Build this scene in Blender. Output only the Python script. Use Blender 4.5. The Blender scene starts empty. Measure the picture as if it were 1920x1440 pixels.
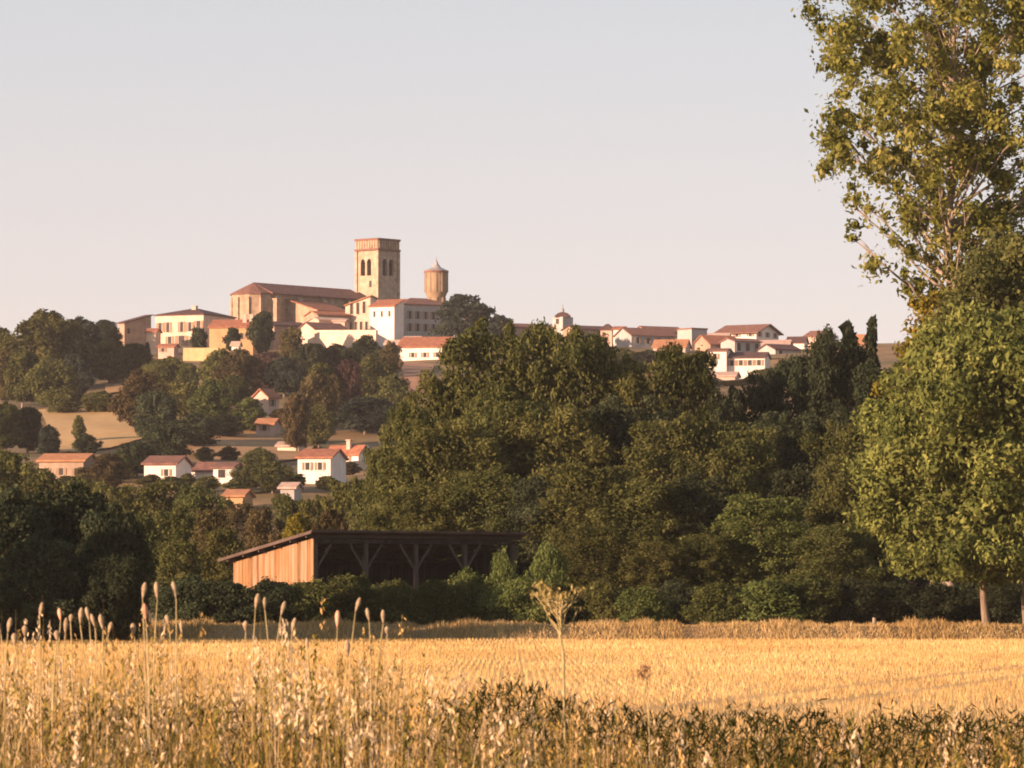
import bpy, math, random
import numpy as np
from mathutils import Vector

scene = bpy.context.scene
COL = scene.collection
RAD = math.radians
# ------------------------------------------------------------------ camera
F = 9134.0                      # focal length in photo pixels (1920 wide)
CAMZ = 1.7
PITCH = math.atan(410.0 / F)    # horizon lies at photo row 1130
cam_d = bpy.data.cameras.new("camera")
cam_d.sensor_width = 36.0
cam_d.lens = F / 1920 * 36.0
cam_d.clip_start = 0.5
cam_d.clip_end = 20000
cam_d.dof.use_dof = True
cam_d.dof.focus_distance = 400
cam_d.dof.aperture_fstop = 60
cam = bpy.data.objects.new("camera", cam_d)
cam.location = (0, 0, CAMZ)
cam.rotation_euler = (math.pi / 2 + PITCH, 0, 0)
COL.objects.link(cam)
scene.camera = cam
# ------------------------------------------------------------------ light
SUN_AZ = RAD(56)                # to the left of straight behind the camera
SUN_EL = RAD(11.5)
sund = (-math.sin(SUN_AZ) * math.cos(SUN_EL), -math.cos(SUN_AZ) * math.cos(SUN_EL), math.sin(SUN_EL))
world = bpy.data.worlds.new("World")
scene.world = world
world.use_nodes = True
wn = world.node_tree
wn.nodes.clear()
sky = wn.nodes.new("ShaderNodeTexSky")
sky.sky_type = 'NISHITA'
sky.sun_disc = False
sky.sun_elevation = SUN_EL
sky.sun_rotation = RAD(180) + SUN_AZ
sky.altitude = 150
sky.air_density = 0.75
sky.dust_density = 1.0
sky.ozone_density = 1.0
bg = wn.nodes.new("ShaderNodeBackground")
bg.inputs[1].default_value = 0.099
wo = wn.nodes.new("ShaderNodeOutputWorld")
veil = wn.nodes.new("ShaderNodeMixRGB")      # veil tint added over the sky: pale, faintly pink evening light
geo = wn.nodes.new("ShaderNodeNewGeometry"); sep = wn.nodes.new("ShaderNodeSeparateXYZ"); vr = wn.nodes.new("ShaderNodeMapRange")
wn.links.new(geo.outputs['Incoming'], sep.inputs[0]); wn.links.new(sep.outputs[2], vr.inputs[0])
vr.inputs[1].default_value = -0.25; vr.inputs[2].default_value = -0.95     # veil thinned overhead to cut ambient light and deepen the shadows
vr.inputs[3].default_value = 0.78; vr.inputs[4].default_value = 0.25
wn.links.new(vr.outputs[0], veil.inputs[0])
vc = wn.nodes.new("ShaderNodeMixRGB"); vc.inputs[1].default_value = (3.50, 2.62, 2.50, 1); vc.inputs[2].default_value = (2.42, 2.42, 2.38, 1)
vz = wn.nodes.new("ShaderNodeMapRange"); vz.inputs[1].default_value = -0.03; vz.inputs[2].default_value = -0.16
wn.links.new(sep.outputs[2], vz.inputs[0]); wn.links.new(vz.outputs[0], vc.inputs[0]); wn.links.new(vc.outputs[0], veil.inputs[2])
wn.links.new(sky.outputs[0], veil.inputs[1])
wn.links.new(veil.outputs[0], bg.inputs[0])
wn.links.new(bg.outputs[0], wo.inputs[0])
sl = bpy.data.lights.new("sun", 'SUN')
sl.energy = 5.0
sl.angle = RAD(0.6)
sl.color = (1.0, 0.64, 0.44)
sun = bpy.data.objects.new("sun", sl)
sun.rotation_euler = Vector(sund).to_track_quat('Z', 'Y').to_euler()
sun.location = (-60, -40, 40)
COL.objects.link(sun)
scene.view_settings.view_transform = 'Standard'
scene.view_settings.look = 'None'
scene.view_settings.gamma = 1
scene.view_settings.exposure = 1.35
scene.view_settings.use_curve_mapping = False
scene.cycles.max_bounces = 6
scene.cycles.diffuse_bounces = 3
scene.cycles.transmission_bounces = 4
scene.cycles.filter_width = 1.9

rng = np.random.default_rng(7)
random.seed(7)


# ------------------------------------------------------------------ terrain
_py = np.array([-80, 3, 5, 14, 18, 222, 226, 330, 400, 500, 600, 700, 800, 900, 1000, 1060, 1100, 1150, 1250, 1400, 2000, 3000, 9000.])
_pz = np.array([0, 0, .55, .55, 0, 0, .6, 1.5, 3, 7, 13.5, 22, 31, 41, 51.5, 57, 60, 62, 62, 55, 20, 0, 0.])


def T(x, y):
    x = np.asarray(x, float); y = np.asarray(y, float)
    b = np.interp(y, _py, _pz)
    g = 1 - 0.75 * np.clip((np.abs(x) - 190) / 600, 0, 1) ** 1.3
    far = np.clip((y - 300) / 300, 0, 1)
    n = 1.1 * np.sin(x / 23 + y / 61) * np.sin(y / 37 - x / 53 + 1) + .5 * np.sin(x / 9 + 2) * np.sin(y / 13)
    near = np.clip((20 - np.abs(y)) / 8, 0, 1) * .05 * np.sin(x * 2.1) * np.sin(y * 1.3)
    return b * (1 + (g - 1) * far) + n * far + near


def ray(px, py):
    dx, dz = px - 960.0, 720.0 - py
    c, s = math.cos(PITCH), math.sin(PITCH)
    return dx, F * c - dz * s, F * s + dz * c


def at(px, py, Y):
    """point on the sight line of a photo pixel at depth Y"""
    x, y, z = ray(px, py)
    t = Y / y
    return x * t, Y, CAMZ + z * t


def zat(py, Y):
    return at(960, py, Y)[2]


def ground_at(px, py):
    x, y, z = ray(px, py)
    Ys = np.arange(240, 1200, 1.0)
    g = T(x / y * Ys, Ys) - (CAMZ + z / y * Ys)
    i = np.argmax(g > 0)
    return float(Ys[i]) if g.max() > 0 else 1120.0


# ------------------------------------------------------------------ helpers
def tag(o, label=None, cat=None, group=None, kind=None):
    if label: o["label"] = label
    if cat: o["category"] = cat
    if group: o["group"] = group
    if kind: o["kind"] = kind
    return o


def empty(name, loc, rz=0, label=None, cat=None, group=None):
    o = bpy.data.objects.new(name, None)
    COL.objects.link(o)
    o.location = loc
    o.rotation_euler = (0, 0, rz)
    return tag(o, label, cat, group)


def link(name, me, mat=None, parent=None):
    o = bpy.data.objects.new(name, me)
    COL.objects.link(o)
    if mat and not me.materials: me.materials.append(mat)
    if parent: o.parent = parent
    return o


class MB:
    def __init__(s): s.v = []; s.f = []

    def add(s, vs, fs):
        b = len(s.v)
        s.v += [tuple(map(float, v)) for v in vs]
        s.f += [tuple(b + i for i in f) for f in fs]

    def box(s, x0, x1, y0, y1, z0, z1):
        s.add([(x0, y0, z0), (x1, y0, z0), (x1, y1, z0), (x0, y1, z0), (x0, y0, z1), (x1, y0, z1), (x1, y1, z1), (x0, y1, z1)],
              [(0, 3, 2, 1), (4, 5, 6, 7), (0, 1, 5, 4), (1, 2, 6, 5), (2, 3, 7, 6), (3, 0, 4, 7)])

    def slab(s, pts, th):
        """polygon pts (ccw from above) with thickness th downward"""
        n = len(pts)
        vs = list(pts) + [(p[0], p[1], p[2] - th) for p in pts]
        fs = [tuple(range(n)), tuple(range(2 * n - 1, n - 1, -1))] + [(i, n + i, n + (i + 1) % n, (i + 1) % n) for i in range(n)]
        s.add(vs, fs)

    def tube(s, pts, rad, n=7, cap=True):
        pts = [Vector(p) for p in pts]
        rings = []
        for i, p in enumerate(pts):
            d = (pts[min(i + 1, len(pts) - 1)] - pts[max(i - 1, 0)]).normalized()
            a = Vector((1, 0, 0)) if abs(d.x) < .8 else Vector((0, 1, 0))
            u = d.cross(a).normalized(); w = d.cross(u)
            r = rad[i]
            rings.append([p + (u * math.cos(2 * math.pi * k / n) + w * math.sin(2 * math.pi * k / n)) * r for k in range(n)])
        vs = [v for r in rings for v in r]
        fs = [(i * n + k, i * n + (k + 1) % n, (i + 1) * n + (k + 1) % n, (i + 1) * n + k) for i in range(len(pts) - 1) for k in range(n)]
        if cap: fs += [tuple(range(n)), tuple(range((len(pts) - 1) * n, len(pts) * n))]
        s.add(vs, fs)

    def bar(s, a, b, w, h=None):
        h = h or w
        a = Vector(a); b = Vector(b); d = (b - a).normalized()
        up = Vector((0, 0, 1)) if abs(d.z) < .9 else Vector((1, 0, 0))
        u = d.cross(up).normalized() * w / 2; v = u.cross(d).normalized() * h / 2
        s.add([a - u - v, a + u - v, a + u + v, a - u + v, b - u - v, b + u - v, b + u + v, b - u + v],
              [(0, 3, 2, 1), (4, 5, 6, 7), (0, 1, 5, 4), (1, 2, 6, 5), (2, 3, 7, 6), (3, 0, 4, 7)])

    def lathe(s, prof, n=24, c=(0, 0)):
        vs = []; fs = []
        for r, z in prof:
            vs += [(c[0] + r * math.cos(2 * math.pi * k / n), c[1] + r * math.sin(2 * math.pi * k / n), z) for k in range(n)]
        for i in range(len(prof) - 1):
            fs += [(i * n + k, i * n + (k + 1) % n, (i + 1) * n + (k + 1) % n, (i + 1) * n + k) for k in range(n)]
        fs += [tuple(range(n - 1, -1, -1)), tuple(range((len(prof) - 1) * n, len(prof) * n))]
        s.add(vs, fs)

    def mesh(s, name, smooth=False):
        me = bpy.data.meshes.new(name)
        me.from_pydata(s.v, [], s.f)
        me.update()
        if smooth:
            for p in me.polygons: p.use_smooth = True
        return me

    def build(s, name, mat, parent=None, smooth=False):
        return link(name, s.mesh(name, smooth), mat, parent)


def quads(name, V, tint=None):
    """V: (n,4,3) array -> mesh of separate quads, with a per-face 'tint' value"""
    n = len(V)
    me = bpy.data.meshes.new(name)
    me.vertices.add(n * 4); me.vertices.foreach_set("co", V.reshape(-1).astype(np.float32))
    me.loops.add(n * 4); me.loops.foreach_set("vertex_index", np.arange(n * 4, dtype=np.int32))
    me.polygons.add(n)
    me.polygons.foreach_set("loop_start", np.arange(0, n * 4, 4, dtype=np.int32))
    me.polygons.foreach_set("loop_total", np.full(n, 4, dtype=np.int32))
    me.update(calc_edges=True)
    if tint is not None:
        a = me.attributes.new("tint", 'FLOAT', 'FACE')
        a.data.foreach_set("value", tint.astype(np.float32))
    return me


# ------------------------------------------------------------------ materials
def newmat(name):
    m = bpy.data.materials.new(name); m.use_nodes = True
    nt = m.node_tree; nt.nodes.clear()
    out = nt.nodes.new("ShaderNodeOutputMaterial")
    return m, nt, out


def N(nt, t, **kw):
    n = nt.nodes.new(t)
    for k, v in kw.items(): setattr(n, k, v)
    return n


def ramp(nt, fac, stops):
    r = N(nt, "ShaderNodeValToRGB")
    e = r.color_ramp.elements
    while len(e) < len(stops): e.new(.5)
    for i, (p, c) in enumerate(stops):
        e[i].position = p; e[i].color = (*c, 1)
    nt.links.new(fac, r.inputs[0])
    return r.outputs[0]


def surf_mat(name, c1, c2, scale=1.0, rough=.9, stretch=(1, 1, 1), detail=6, c3=None, bump=0.0, spec=.2, lo=.35, hi=.65):
    m, nt, out = newmat(name)
    tc = N(nt, "ShaderNodeTexCoord"); mp = N(nt, "ShaderNodeMapping")
    mp.inputs['Scale'].default_value = stretch
    nt.links.new(tc.outputs['Object'], mp.inputs[0])
    no = N(nt, "ShaderNodeTexNoise"); no.inputs['Scale'].default_value = scale; no.inputs['Detail'].default_value = detail
    no.inputs['Roughness'].default_value = .65
    nt.links.new(mp.outputs[0], no.inputs['Vector'])
    st = [(lo, c1), (hi, c2)] + ([(min(hi + .12, 1), c3)] if c3 else [])
    col = ramp(nt, no.outputs[0], st)
    p = N(nt, "ShaderNodeBsdfPrincipled")
    p.inputs['Roughness'].default_value = rough
    p.inputs['Specular IOR Level'].default_value = spec
    nt.links.new(col, p.inputs['Base Color'])
    if bump:
        b = N(nt, "ShaderNodeBump"); b.inputs['Strength'].default_value = .6; b.inputs['Distance'].default_value = bump
        nt.links.new(no.outputs[0], b.inputs['Height']); nt.links.new(b.outputs[0], p.inputs['Normal'])
    nt.links.new(p.outputs[0], out.inputs[0])
    return m


def leaf_mat(name, a, b, c=None, trans=.3, obj_var=.25):
    """foliage: leaves differ from one another (tint) and trees from one another (object random)"""
    m, nt, out = newmat(name)
    at_ = N(nt, "ShaderNodeAttribute", attribute_name="tint")
    col = ramp(nt, at_.outputs['Fac'], [(0.1, a), (.65, b), (1.0, c or b)])
    oi = N(nt, "ShaderNodeObjectInfo")
    mr = N(nt, "ShaderNodeMapRange"); mr.inputs[3].default_value = 1 - obj_var; mr.inputs[4].default_value = 1 + obj_var
    nt.links.new(oi.outputs['Random'], mr.inputs[0])
    hs = N(nt, "ShaderNodeHueSaturation")
    mh = N(nt, "ShaderNodeMapRange"); mh.inputs[3].default_value = .488; mh.inputs[4].default_value = .512
    wn_ = N(nt, "ShaderNodeTexWhiteNoise", noise_dimensions='1D')
    nt.links.new(oi.outputs['Random'], wn_.inputs['W']); nt.links.new(wn_.outputs[0], mh.inputs[0])
    nt.links.new(mh.outputs[0], hs.inputs['Hue'])
    nt.links.new(mr.outputs[0], hs.inputs['Value']); nt.links.new(col, hs.inputs['Color'])
    d = N(nt, "ShaderNodeBsdfDiffuse"); t = N(nt, "ShaderNodeBsdfTranslucent"); mx = N(nt, "ShaderNodeMixShader")
    mx.inputs[0].default_value = trans
    nt.links.new(hs.outputs[0], d.inputs[0]); nt.links.new(hs.outputs[0], t.inputs[0])
    nt.links.new(d.outputs[0], mx.inputs[1]); nt.links.new(t.outputs[0], mx.inputs[2])
    nt.links.new(mx.outputs[0], out.inputs[0])
    return m


LM = {
    'olive': leaf_mat('leaf_olive', (.044, .050, .017), (.098, .102, .033), (.145, .145, .048)),
    'green': leaf_mat('leaf_green', (.036, .046, .016), (.084, .092, .030), (.13, .132, .045)),
    'dark': leaf_mat('leaf_dark', (.022, .030, .016), (.046, .058, .030), (.072, .084, .044)),
    'blue': leaf_mat('leaf_bluegreen', (.020, .030, .024), (.045, .058, .042), (.065, .080, .055)),
    'brown': leaf_mat('leaf_brownish', (.045, .038, .018), (.092, .075, .034), (.13, .10, .045)),
    'purple': leaf_mat('leaf_purple', (.045, .028, .028), (.085, .055, .048), (.11, .07, .06)),
    'bright': leaf_mat('leaf_bright', (.052, .070, .020), (.105, .130, .040), (.15, .165, .058)),
    'yellow': leaf_mat('leaf_yellow', (.09, .075, .012), (.19, .155, .025), (.28, .17, .03)),
    'poplar_top': leaf_mat('leaf_poplar_top', (.11, .12, .025), (.27, .28, .07), (.42, .37, .11), trans=.45),
    'poplar': leaf_mat('leaf_poplar', (.058, .078, .022), (.14, .17, .046), (.22, .24, .07)),
}
BARK = surf_mat('bark', (.10, .075, .05), (.24, .18, .13), 3, stretch=(4, 4, .6))
BARK_PALE = surf_mat('bark_pale', (.17, .13, .10), (.33, .27, .21), 3, stretch=(3, 3, .8))
STONE = surf_mat('church_stone', (.23, .16, .11), (.40, .29, .20), .8, c3=(.20, .14, .095))
BRICKP = surf_mat('tower_stone', (.28, .20, .14), (.45, .345, .25), 1.1, c3=(.23, .17, .12))
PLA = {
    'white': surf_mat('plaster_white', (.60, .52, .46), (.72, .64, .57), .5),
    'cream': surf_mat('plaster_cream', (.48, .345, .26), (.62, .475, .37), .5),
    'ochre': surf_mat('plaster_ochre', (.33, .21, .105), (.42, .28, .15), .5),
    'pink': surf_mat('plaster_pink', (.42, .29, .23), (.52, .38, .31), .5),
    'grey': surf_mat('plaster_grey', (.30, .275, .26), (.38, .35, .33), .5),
    'brown': surf_mat('wall_brown', (.24, .17, .12), (.36, .26, .19), .6),
}


def tile_mat(name, c1, c2, c3):
    m = surf_mat(name, c1, c2, 1.3, c3=c3, rough=.85, bump=.04)
    return m


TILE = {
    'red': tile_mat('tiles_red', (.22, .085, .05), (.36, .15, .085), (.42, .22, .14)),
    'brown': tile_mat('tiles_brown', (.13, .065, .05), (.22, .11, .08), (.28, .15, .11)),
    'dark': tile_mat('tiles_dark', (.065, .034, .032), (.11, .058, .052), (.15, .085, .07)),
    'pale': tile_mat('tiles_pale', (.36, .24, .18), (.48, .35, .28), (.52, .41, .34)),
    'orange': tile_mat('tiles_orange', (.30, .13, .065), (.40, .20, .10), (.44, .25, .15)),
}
GLASS = surf_mat('window_dark', (.03, .028, .028), (.07, .06, .055), 2, rough=.7, spec=.1)
SHUT = surf_mat('shutter_wood', (.22, .15, .10), (.30, .21, .14), 2)
LOUVRE = surf_mat('louvre_dark', (.05, .035, .025), (.10, .07, .05), 2)
METAL = surf_mat('zinc', (.20, .19, .19), (.32, .31, .31), 1, rough=.6)
CONC = surf_mat('concrete', (.20, .14, .09), (.30, .215, .14), .5, c3=(.18, .13, .09))

# ------------------------------------------------------------------ ground
xs = np.unique(np.concatenate([np.linspace(-2600, -220, 14), np.linspace(-220, 220, 111), np.linspace(220, 2600, 14)]))
ys = np.unique(np.concatenate([np.linspace(-60, 2, 6), np.arange(2, 20, .5), np.arange(20, 222, 20), [222, 223, 224, 226, 230], np.arange(235, 1300, 6.), np.linspace(1300, 5000, 18)]))
XX, YY = np.meshgrid(xs, ys)
ZZ = T(XX, YY)
me = bpy.data.meshes.new("ground")
nx, ny = len(xs), len(ys)
idx = np.arange(nx * ny).reshape(ny, nx)
fc = np.stack([idx[:-1, :-1], idx[:-1, 1:], idx[1:, 1:], idx[1:, :-1]], -1).reshape(-1, 4)
me.from_pydata(np.stack([XX, YY, ZZ], -1).reshape(-1, 3).tolist(), [], fc.tolist())
me.update()
for p in me.polygons: p.use_smooth = True
GROUND = surf_mat('ground_dry_grass', (.11, .088, .038), (.24, .15, .07), .06, c3=(.34, .20, .10), detail=12, lo=.38, hi=.6)
tag(link("ground", me, GROUND), kind='structure')


def sheet(name, x0, x1, y0, y1, mat, dz, nx=40, ny=20, edge=None, off=0):
    """ground patch draped on the terrain between two depth lines"""
    vs = []; fs = []
    for j in range(ny + 1):
        for i in range(nx + 1):
            u, v = i / nx, j / ny
            a, b, c, d = x0(v) if callable(x0) else x0, x1(v) if callable(x1) else x1, y0, y1
            x = a + (b - a) * u; y = c + (d - c) * v
            if edge: x, y = edge(u, v, x, y)
            vs.append((x, y, float(T(x, y)) + dz))
    for j in range(ny):
        for i in range(nx):
            k = j * (nx + 1) + i
            fs.append((k, k + 1, k + nx + 2, k + nx + 1))
    m = bpy.data.meshes.new(name); m.from_pydata(vs, [], fs); m.update()
    return tag(link(name, m, mat), kind='structure')


FIELD = surf_mat('field_soil_straw', (.42, .26, .09), (.62, .41, .16), .5, detail=10, stretch=(1, .12, 1), c3=(.72, .48, .24))
sheet("field", -140, 140, 19, 221.5, FIELD, .012, 20, 60)
MEADOW = surf_mat('meadow_gold', (.36, .23, .095), (.48, .32, .15), .12, detail=9, stretch=(1, .3, 1))
SLOPE = surf_mat('slope_dry', (.24, .145, .065), (.36, .22, .11), .1, detail=9)


def px_patch(name, pts, mat, dz=.35):
    """dry patch of hillside: outline from photo points dropped on the terrain, finely tessellated"""
    P = []
    n = len(pts) // 2
    top, bot = pts[:n], pts[n:][::-1]
    vs = []; M = 24; K = 14
    for i in range(M + 1):
        s = i / M * (n - 1); k = min(int(s), n - 2); t = s - k
        tp = [top[k][q] * (1 - t) + top[k + 1][q] * t for q in (0, 1)]
        bp = [bot[k][q] * (1 - t) + bot[k + 1][q] * t for q in (0, 1)]
        Yt, Yb = ground_at(*tp), ground_at(*bp)
        xt, xb = at(tp[0], tp[1], Yt)[0], at(bp[0], bp[1], Yb)[0]
        for j in range(K + 1):
            v = j / K
            x, y = xb + (xt - xb) * v, Yb + (Yt - Yb) * v
            vs.append((x, y, float(T(x, y)) + dz))
    fs = [(i * (K + 1) + j, (i + 1) * (K + 1) + j, (i + 1) * (K + 1) + j + 1, i * (K + 1) + j + 1) for i in range(M) for j in range(K)]
    m = bpy.data.meshes.new(name); m.from_pydata(vs, [], fs); m.update()
    for p in m.polygons: p.use_smooth = True
    return tag(link(name, m, mat), kind='structure')


px_patch("meadow", [(70, 772), (160, 764), (258, 762), (285, 775), (268, 826), (215, 842), (150, 852), (112, 850)], MEADOW)
px_patch("dry_slope", [(370, 822), (440, 806), (520, 812), (590, 838), (575, 862), (500, 872), (420, 885), (340, 850)], SLOPE)
px_patch("bare_bank", [(750, 684), (780, 682), (815, 686), (800, 740), (775, 745), (762, 735)], surf_mat('bank_earth', (.26, .14, .08), (.36, .2, .12), .3))
px_patch("dry_strip", [(196, 722), (225, 716), (310, 708), (318, 722), (260, 732), (198, 742)], SLOPE)

# ------------------------------------------------------------------ trees


def crown_mesh(name, seed, h, w, z0, prof, nclump, nleaf, ls, fill=.25, rc=(.16, .3), flat=.8, droop=0, elong=1.6, soft=(.8, .22)):
    """leaf clumps gathered inside an envelope; every leaf is a small face"""
    r = np.random.default_rng(seed)
    zc = r.uniform(0.03, .97, nclump * 3)
    keep = r.uniform(0, 1, len(zc)) < np.interp(zc, prof[0], prof[1]) ** .8 + .06
    zc = zc[keep][:nclump]
    n = len(zc)
    an = r.uniform(0, 2 * math.pi, n)
    ph = r.uniform(0, 6.28, 4)

    def lump(a_, z_):       # crowns are never solids of revolution
        return 1 + .15 * np.sin(2 * a_ + ph[0] + 5 * z_) + .13 * np.sin(3 * a_ + ph[1] - 9 * z_) + .08 * np.sin(5 * a_ + ph[2] + 14 * z_)
    rad = np.interp(zc, prof[0], prof[1]) * w / 2 * lump(an, zc)
    rr = rad * np.sqrt(r.uniform(.05, 1, n)) * .86
    cr = (rc[0] + (rc[1] - rc[0]) * r.uniform(0, 1, n) ** 1.6) * w * .5 * (.45 + .55 * np.interp(zc, prof[0], prof[1]))
    C = np.stack([rr * np.cos(an), rr * np.sin(an), z0 + zc * (h - z0)], 1)
    wts = cr ** 2; wts /= wts.sum()
    k = r.choice(n, nleaf, p=wts)
    d = r.normal(size=(nleaf, 3)); d /= np.linalg.norm(d, axis=1, keepdims=True)
    rad_l = cr[k] * np.abs(r.normal(*soft, nleaf))
    P = C[k] + d * rad_l[:, None] * np.array([1, 1, flat])
    ct = r.uniform(-.3, .3, n)[k]
    # filler leaves through the body so that the crown has substance
    nf = int(nleaf * fill)
    zf = r.uniform(.02, .93, nf); af = r.uniform(0, 2 * math.pi, nf)
    rf = lump(af, zf) * np.interp(zf, prof[0], prof[1]) * w / 2 * np.sqrt(r.uniform(0, .62, nf))
    PF = np.stack([rf * np.cos(af), rf * np.sin(af), z0 + zf * (h - z0)], 1)
    DF = r.normal(size=(nf, 3)); DF /= np.linalg.norm(DF, axis=1, keepdims=True)
    P = np.concatenate([P, PF]); d = np.concatenate([d, DF])
    ct = np.concatenate([ct, np.zeros(nf)])
    m = len(P)
    sz = ls * np.clip(np.exp(r.normal(0, .32, m)), .4, 1.65); sz[nleaf:] *= 1.25
    nrm = d * .9 + r.normal(size=(m, 3)) * .55; nrm[:, 2] += .15
    nrm /= np.linalg.norm(nrm, axis=1, keepdims=True)
    t = r.normal(size=(m, 3)); t[:, 2] -= droop
    t -= nrm * (t * nrm).sum(1, keepdims=True); t /= np.linalg.norm(t, axis=1, keepdims=True)
    b = np.cross(nrm, t)
    L = (sz * elong / 2)[:, None]; W_ = (sz / 2)[:, None]
    V = np.stack([P - t * L, P + b * W_ - t * L * .1, P + t * L, P - b * W_ + t * L * .1], 1)
    lo = V[..., 2].min(1) < .05
    V = V[~lo]
    tint = np.clip(.5 + ct + r.normal(0, .2, m), 0, 1)[~lo]
    return quads(name, V, tint), C, cr


def trunk_mesh(name, h, r0, C, seed, nl=14, top=.75, lean=.02):
    r = np.random.default_rng(seed)
    mb = MB()
    n = 8
    px_ = np.cumsum(r.normal(0, lean * h / n * 2, n)); py_ = np.cumsum(r.normal(0, lean * h / n * 2, n))
    px_ -= px_[0]; py_ -= py_[0]
    ax = [(px_[i] * .5, py_[i] * .5, -.4 + (h * top + .4) * i / (n - 1)) for i in range(n)]
    mb.tube(ax, [r0 * (1.25 if i == 0 else 1) * (1 - .8 * i / (n - 1)) for i in range(n)], 8)
    order = r.permutation(len(C))[:nl]
    for k in order:
        c = C[k]
        zb = max(.12 * h, min(c[2] * .75, h * top * .95))
        f = (zb + .4) / (h * top + .4) * (n - 1); i = min(int(f), n - 2); u = f - i
        a = Vector(ax[i]).lerp(Vector(ax[i + 1]), u)
        e = Vector(c); mid = a.lerp(e, .5) + Vector((0, 0, -.04 * h))
        rb = r0 * (1 - .8 * f / (n - 1)) * .55
        mb.tube([a, mid, e], [rb, rb * .6, rb * .2], 5)
    return mb.mesh(name, True)


P_ROUND = ([0, .12, .35, .6, .82, 1], [.45, .8, 1, .95, .68, .12])
P_WOOD = ([0, .1, .3, .6, .8, .93, 1], [.8, .95, 1, 1, .86, .6, .25])
P_CONE = ([0, .1, .5, 1], [.8, 1, .6, .03])
P_OVAL = ([0, .15, .5, .85, 1], [.3, .75, 1, .7, .15])
P_FLATTOP = ([0, .2, .5, .8, 1], [.9, 1, .85, .62, .25])
P_BUSH = ([0, .2, .6, .85, 1], [.85, 1, .9, .6, .2])
KIND = {}


def add_kind(key, variants, h, w, z0, prof, nclump, nleaf, ls, r0, **kw):
    tk = {k: kw.pop(k) for k in ('nl', 'top', 'lean') if k in kw}
    KIND[key] = dict(h=h, w=w, v=[], i=0)
    for s in range(variants):
        seed = sum(map(ord, key)) * 10 + s
        me_, C, cr = crown_mesh(key + "_crown", seed, h, w, z0, prof, nclump, nleaf, ls, **kw)
        tm = trunk_mesh(key + "_trunk", h, r0, C, seed, **tk)
        me_.materials.append(LM['green']); tm.materials.append(BARK)
        KIND[key]['v'].append((me_, tm))


add_kind('hill', 6, 10, 9, 1.0, P_ROUND, 60, 10500, .25, .25, rc=(.15, .36), fill=.3)
add_kind('wood', 6, 15, 10, .6, P_WOOD, 130, 42000, .12, .22, rc=(.07, .24), fill=.3, droop=.6, elong=1.9, nl=24)
add_kind('cone', 2, 12, 4, .5, P_CONE, 50, 3600, .3, .18, rc=(.2, .4), fill=.3)
add_kind('oval', 2, 6, 4.6, .9, P_OVAL, 34, 3800, .24, .15, rc=(.3, .42), fill=.4)
add_kind('ball', 2, 5, 3.6, 1.6, P_OVAL, 26, 2600, .24, .12, rc=(.34, .46), fill=.5)
add_kind('cedar', 1, 10, 15, .8, P_FLATTOP, 60, 8000, .34, .4, rc=(.16, .26), flat=.38, fill=.2)
add_kind('bush', 5, 3, 4.2, 0, P_BUSH, 60, 14000, .085, .06, rc=(.08, .32), fill=.4, droop=.3, soft=(.75, .42))
add_kind('darktree', 2, 7.5, 8, 0, P_ROUND, 90, 34000, .13, .18, rc=(.10, .3), fill=.4)
add_kind('valley', 5, 7.5, 5.5, .4, P_WOOD, 60, 14000, .12, .14, rc=(.12, .32), fill=.3, droop=.3)


def tree(name, kind, x, top, w, leaf, label, base=None, Y=None, group=None, bark=None, cat='tree', lift=0.0):
    K = KIND[kind]
    if Y is None: Y = ground_at(x, base)
    X = at(x, 700, Y)[0]
    g = float(T(X, Y)) - .05
    ht = zat(top, Y) - g
    wd = w * Y / F
    root = empty(name, (X, Y, g), label=label, cat=cat, group=group)
    root.rotation_euler[2] = random.uniform(0, 6.28)
    root.scale = (wd / K['w'] / .96, wd / K['w'] / .96, ht / K['h'] / 1.0)
    cm, tm = K['v'][K['i'] % len(K['v'])]; K['i'] += 1
    for nm, mm, mt in (('crown', cm, LM[leaf]), ('trunk', tm, bark or BARK)):
        o = bpy.data.objects.new(nm, mm); COL.objects.link(o); o.parent = root
        o.material_slots[0].link = 'OBJECT'; o.material_slots[0].material = mt
    return root


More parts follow.
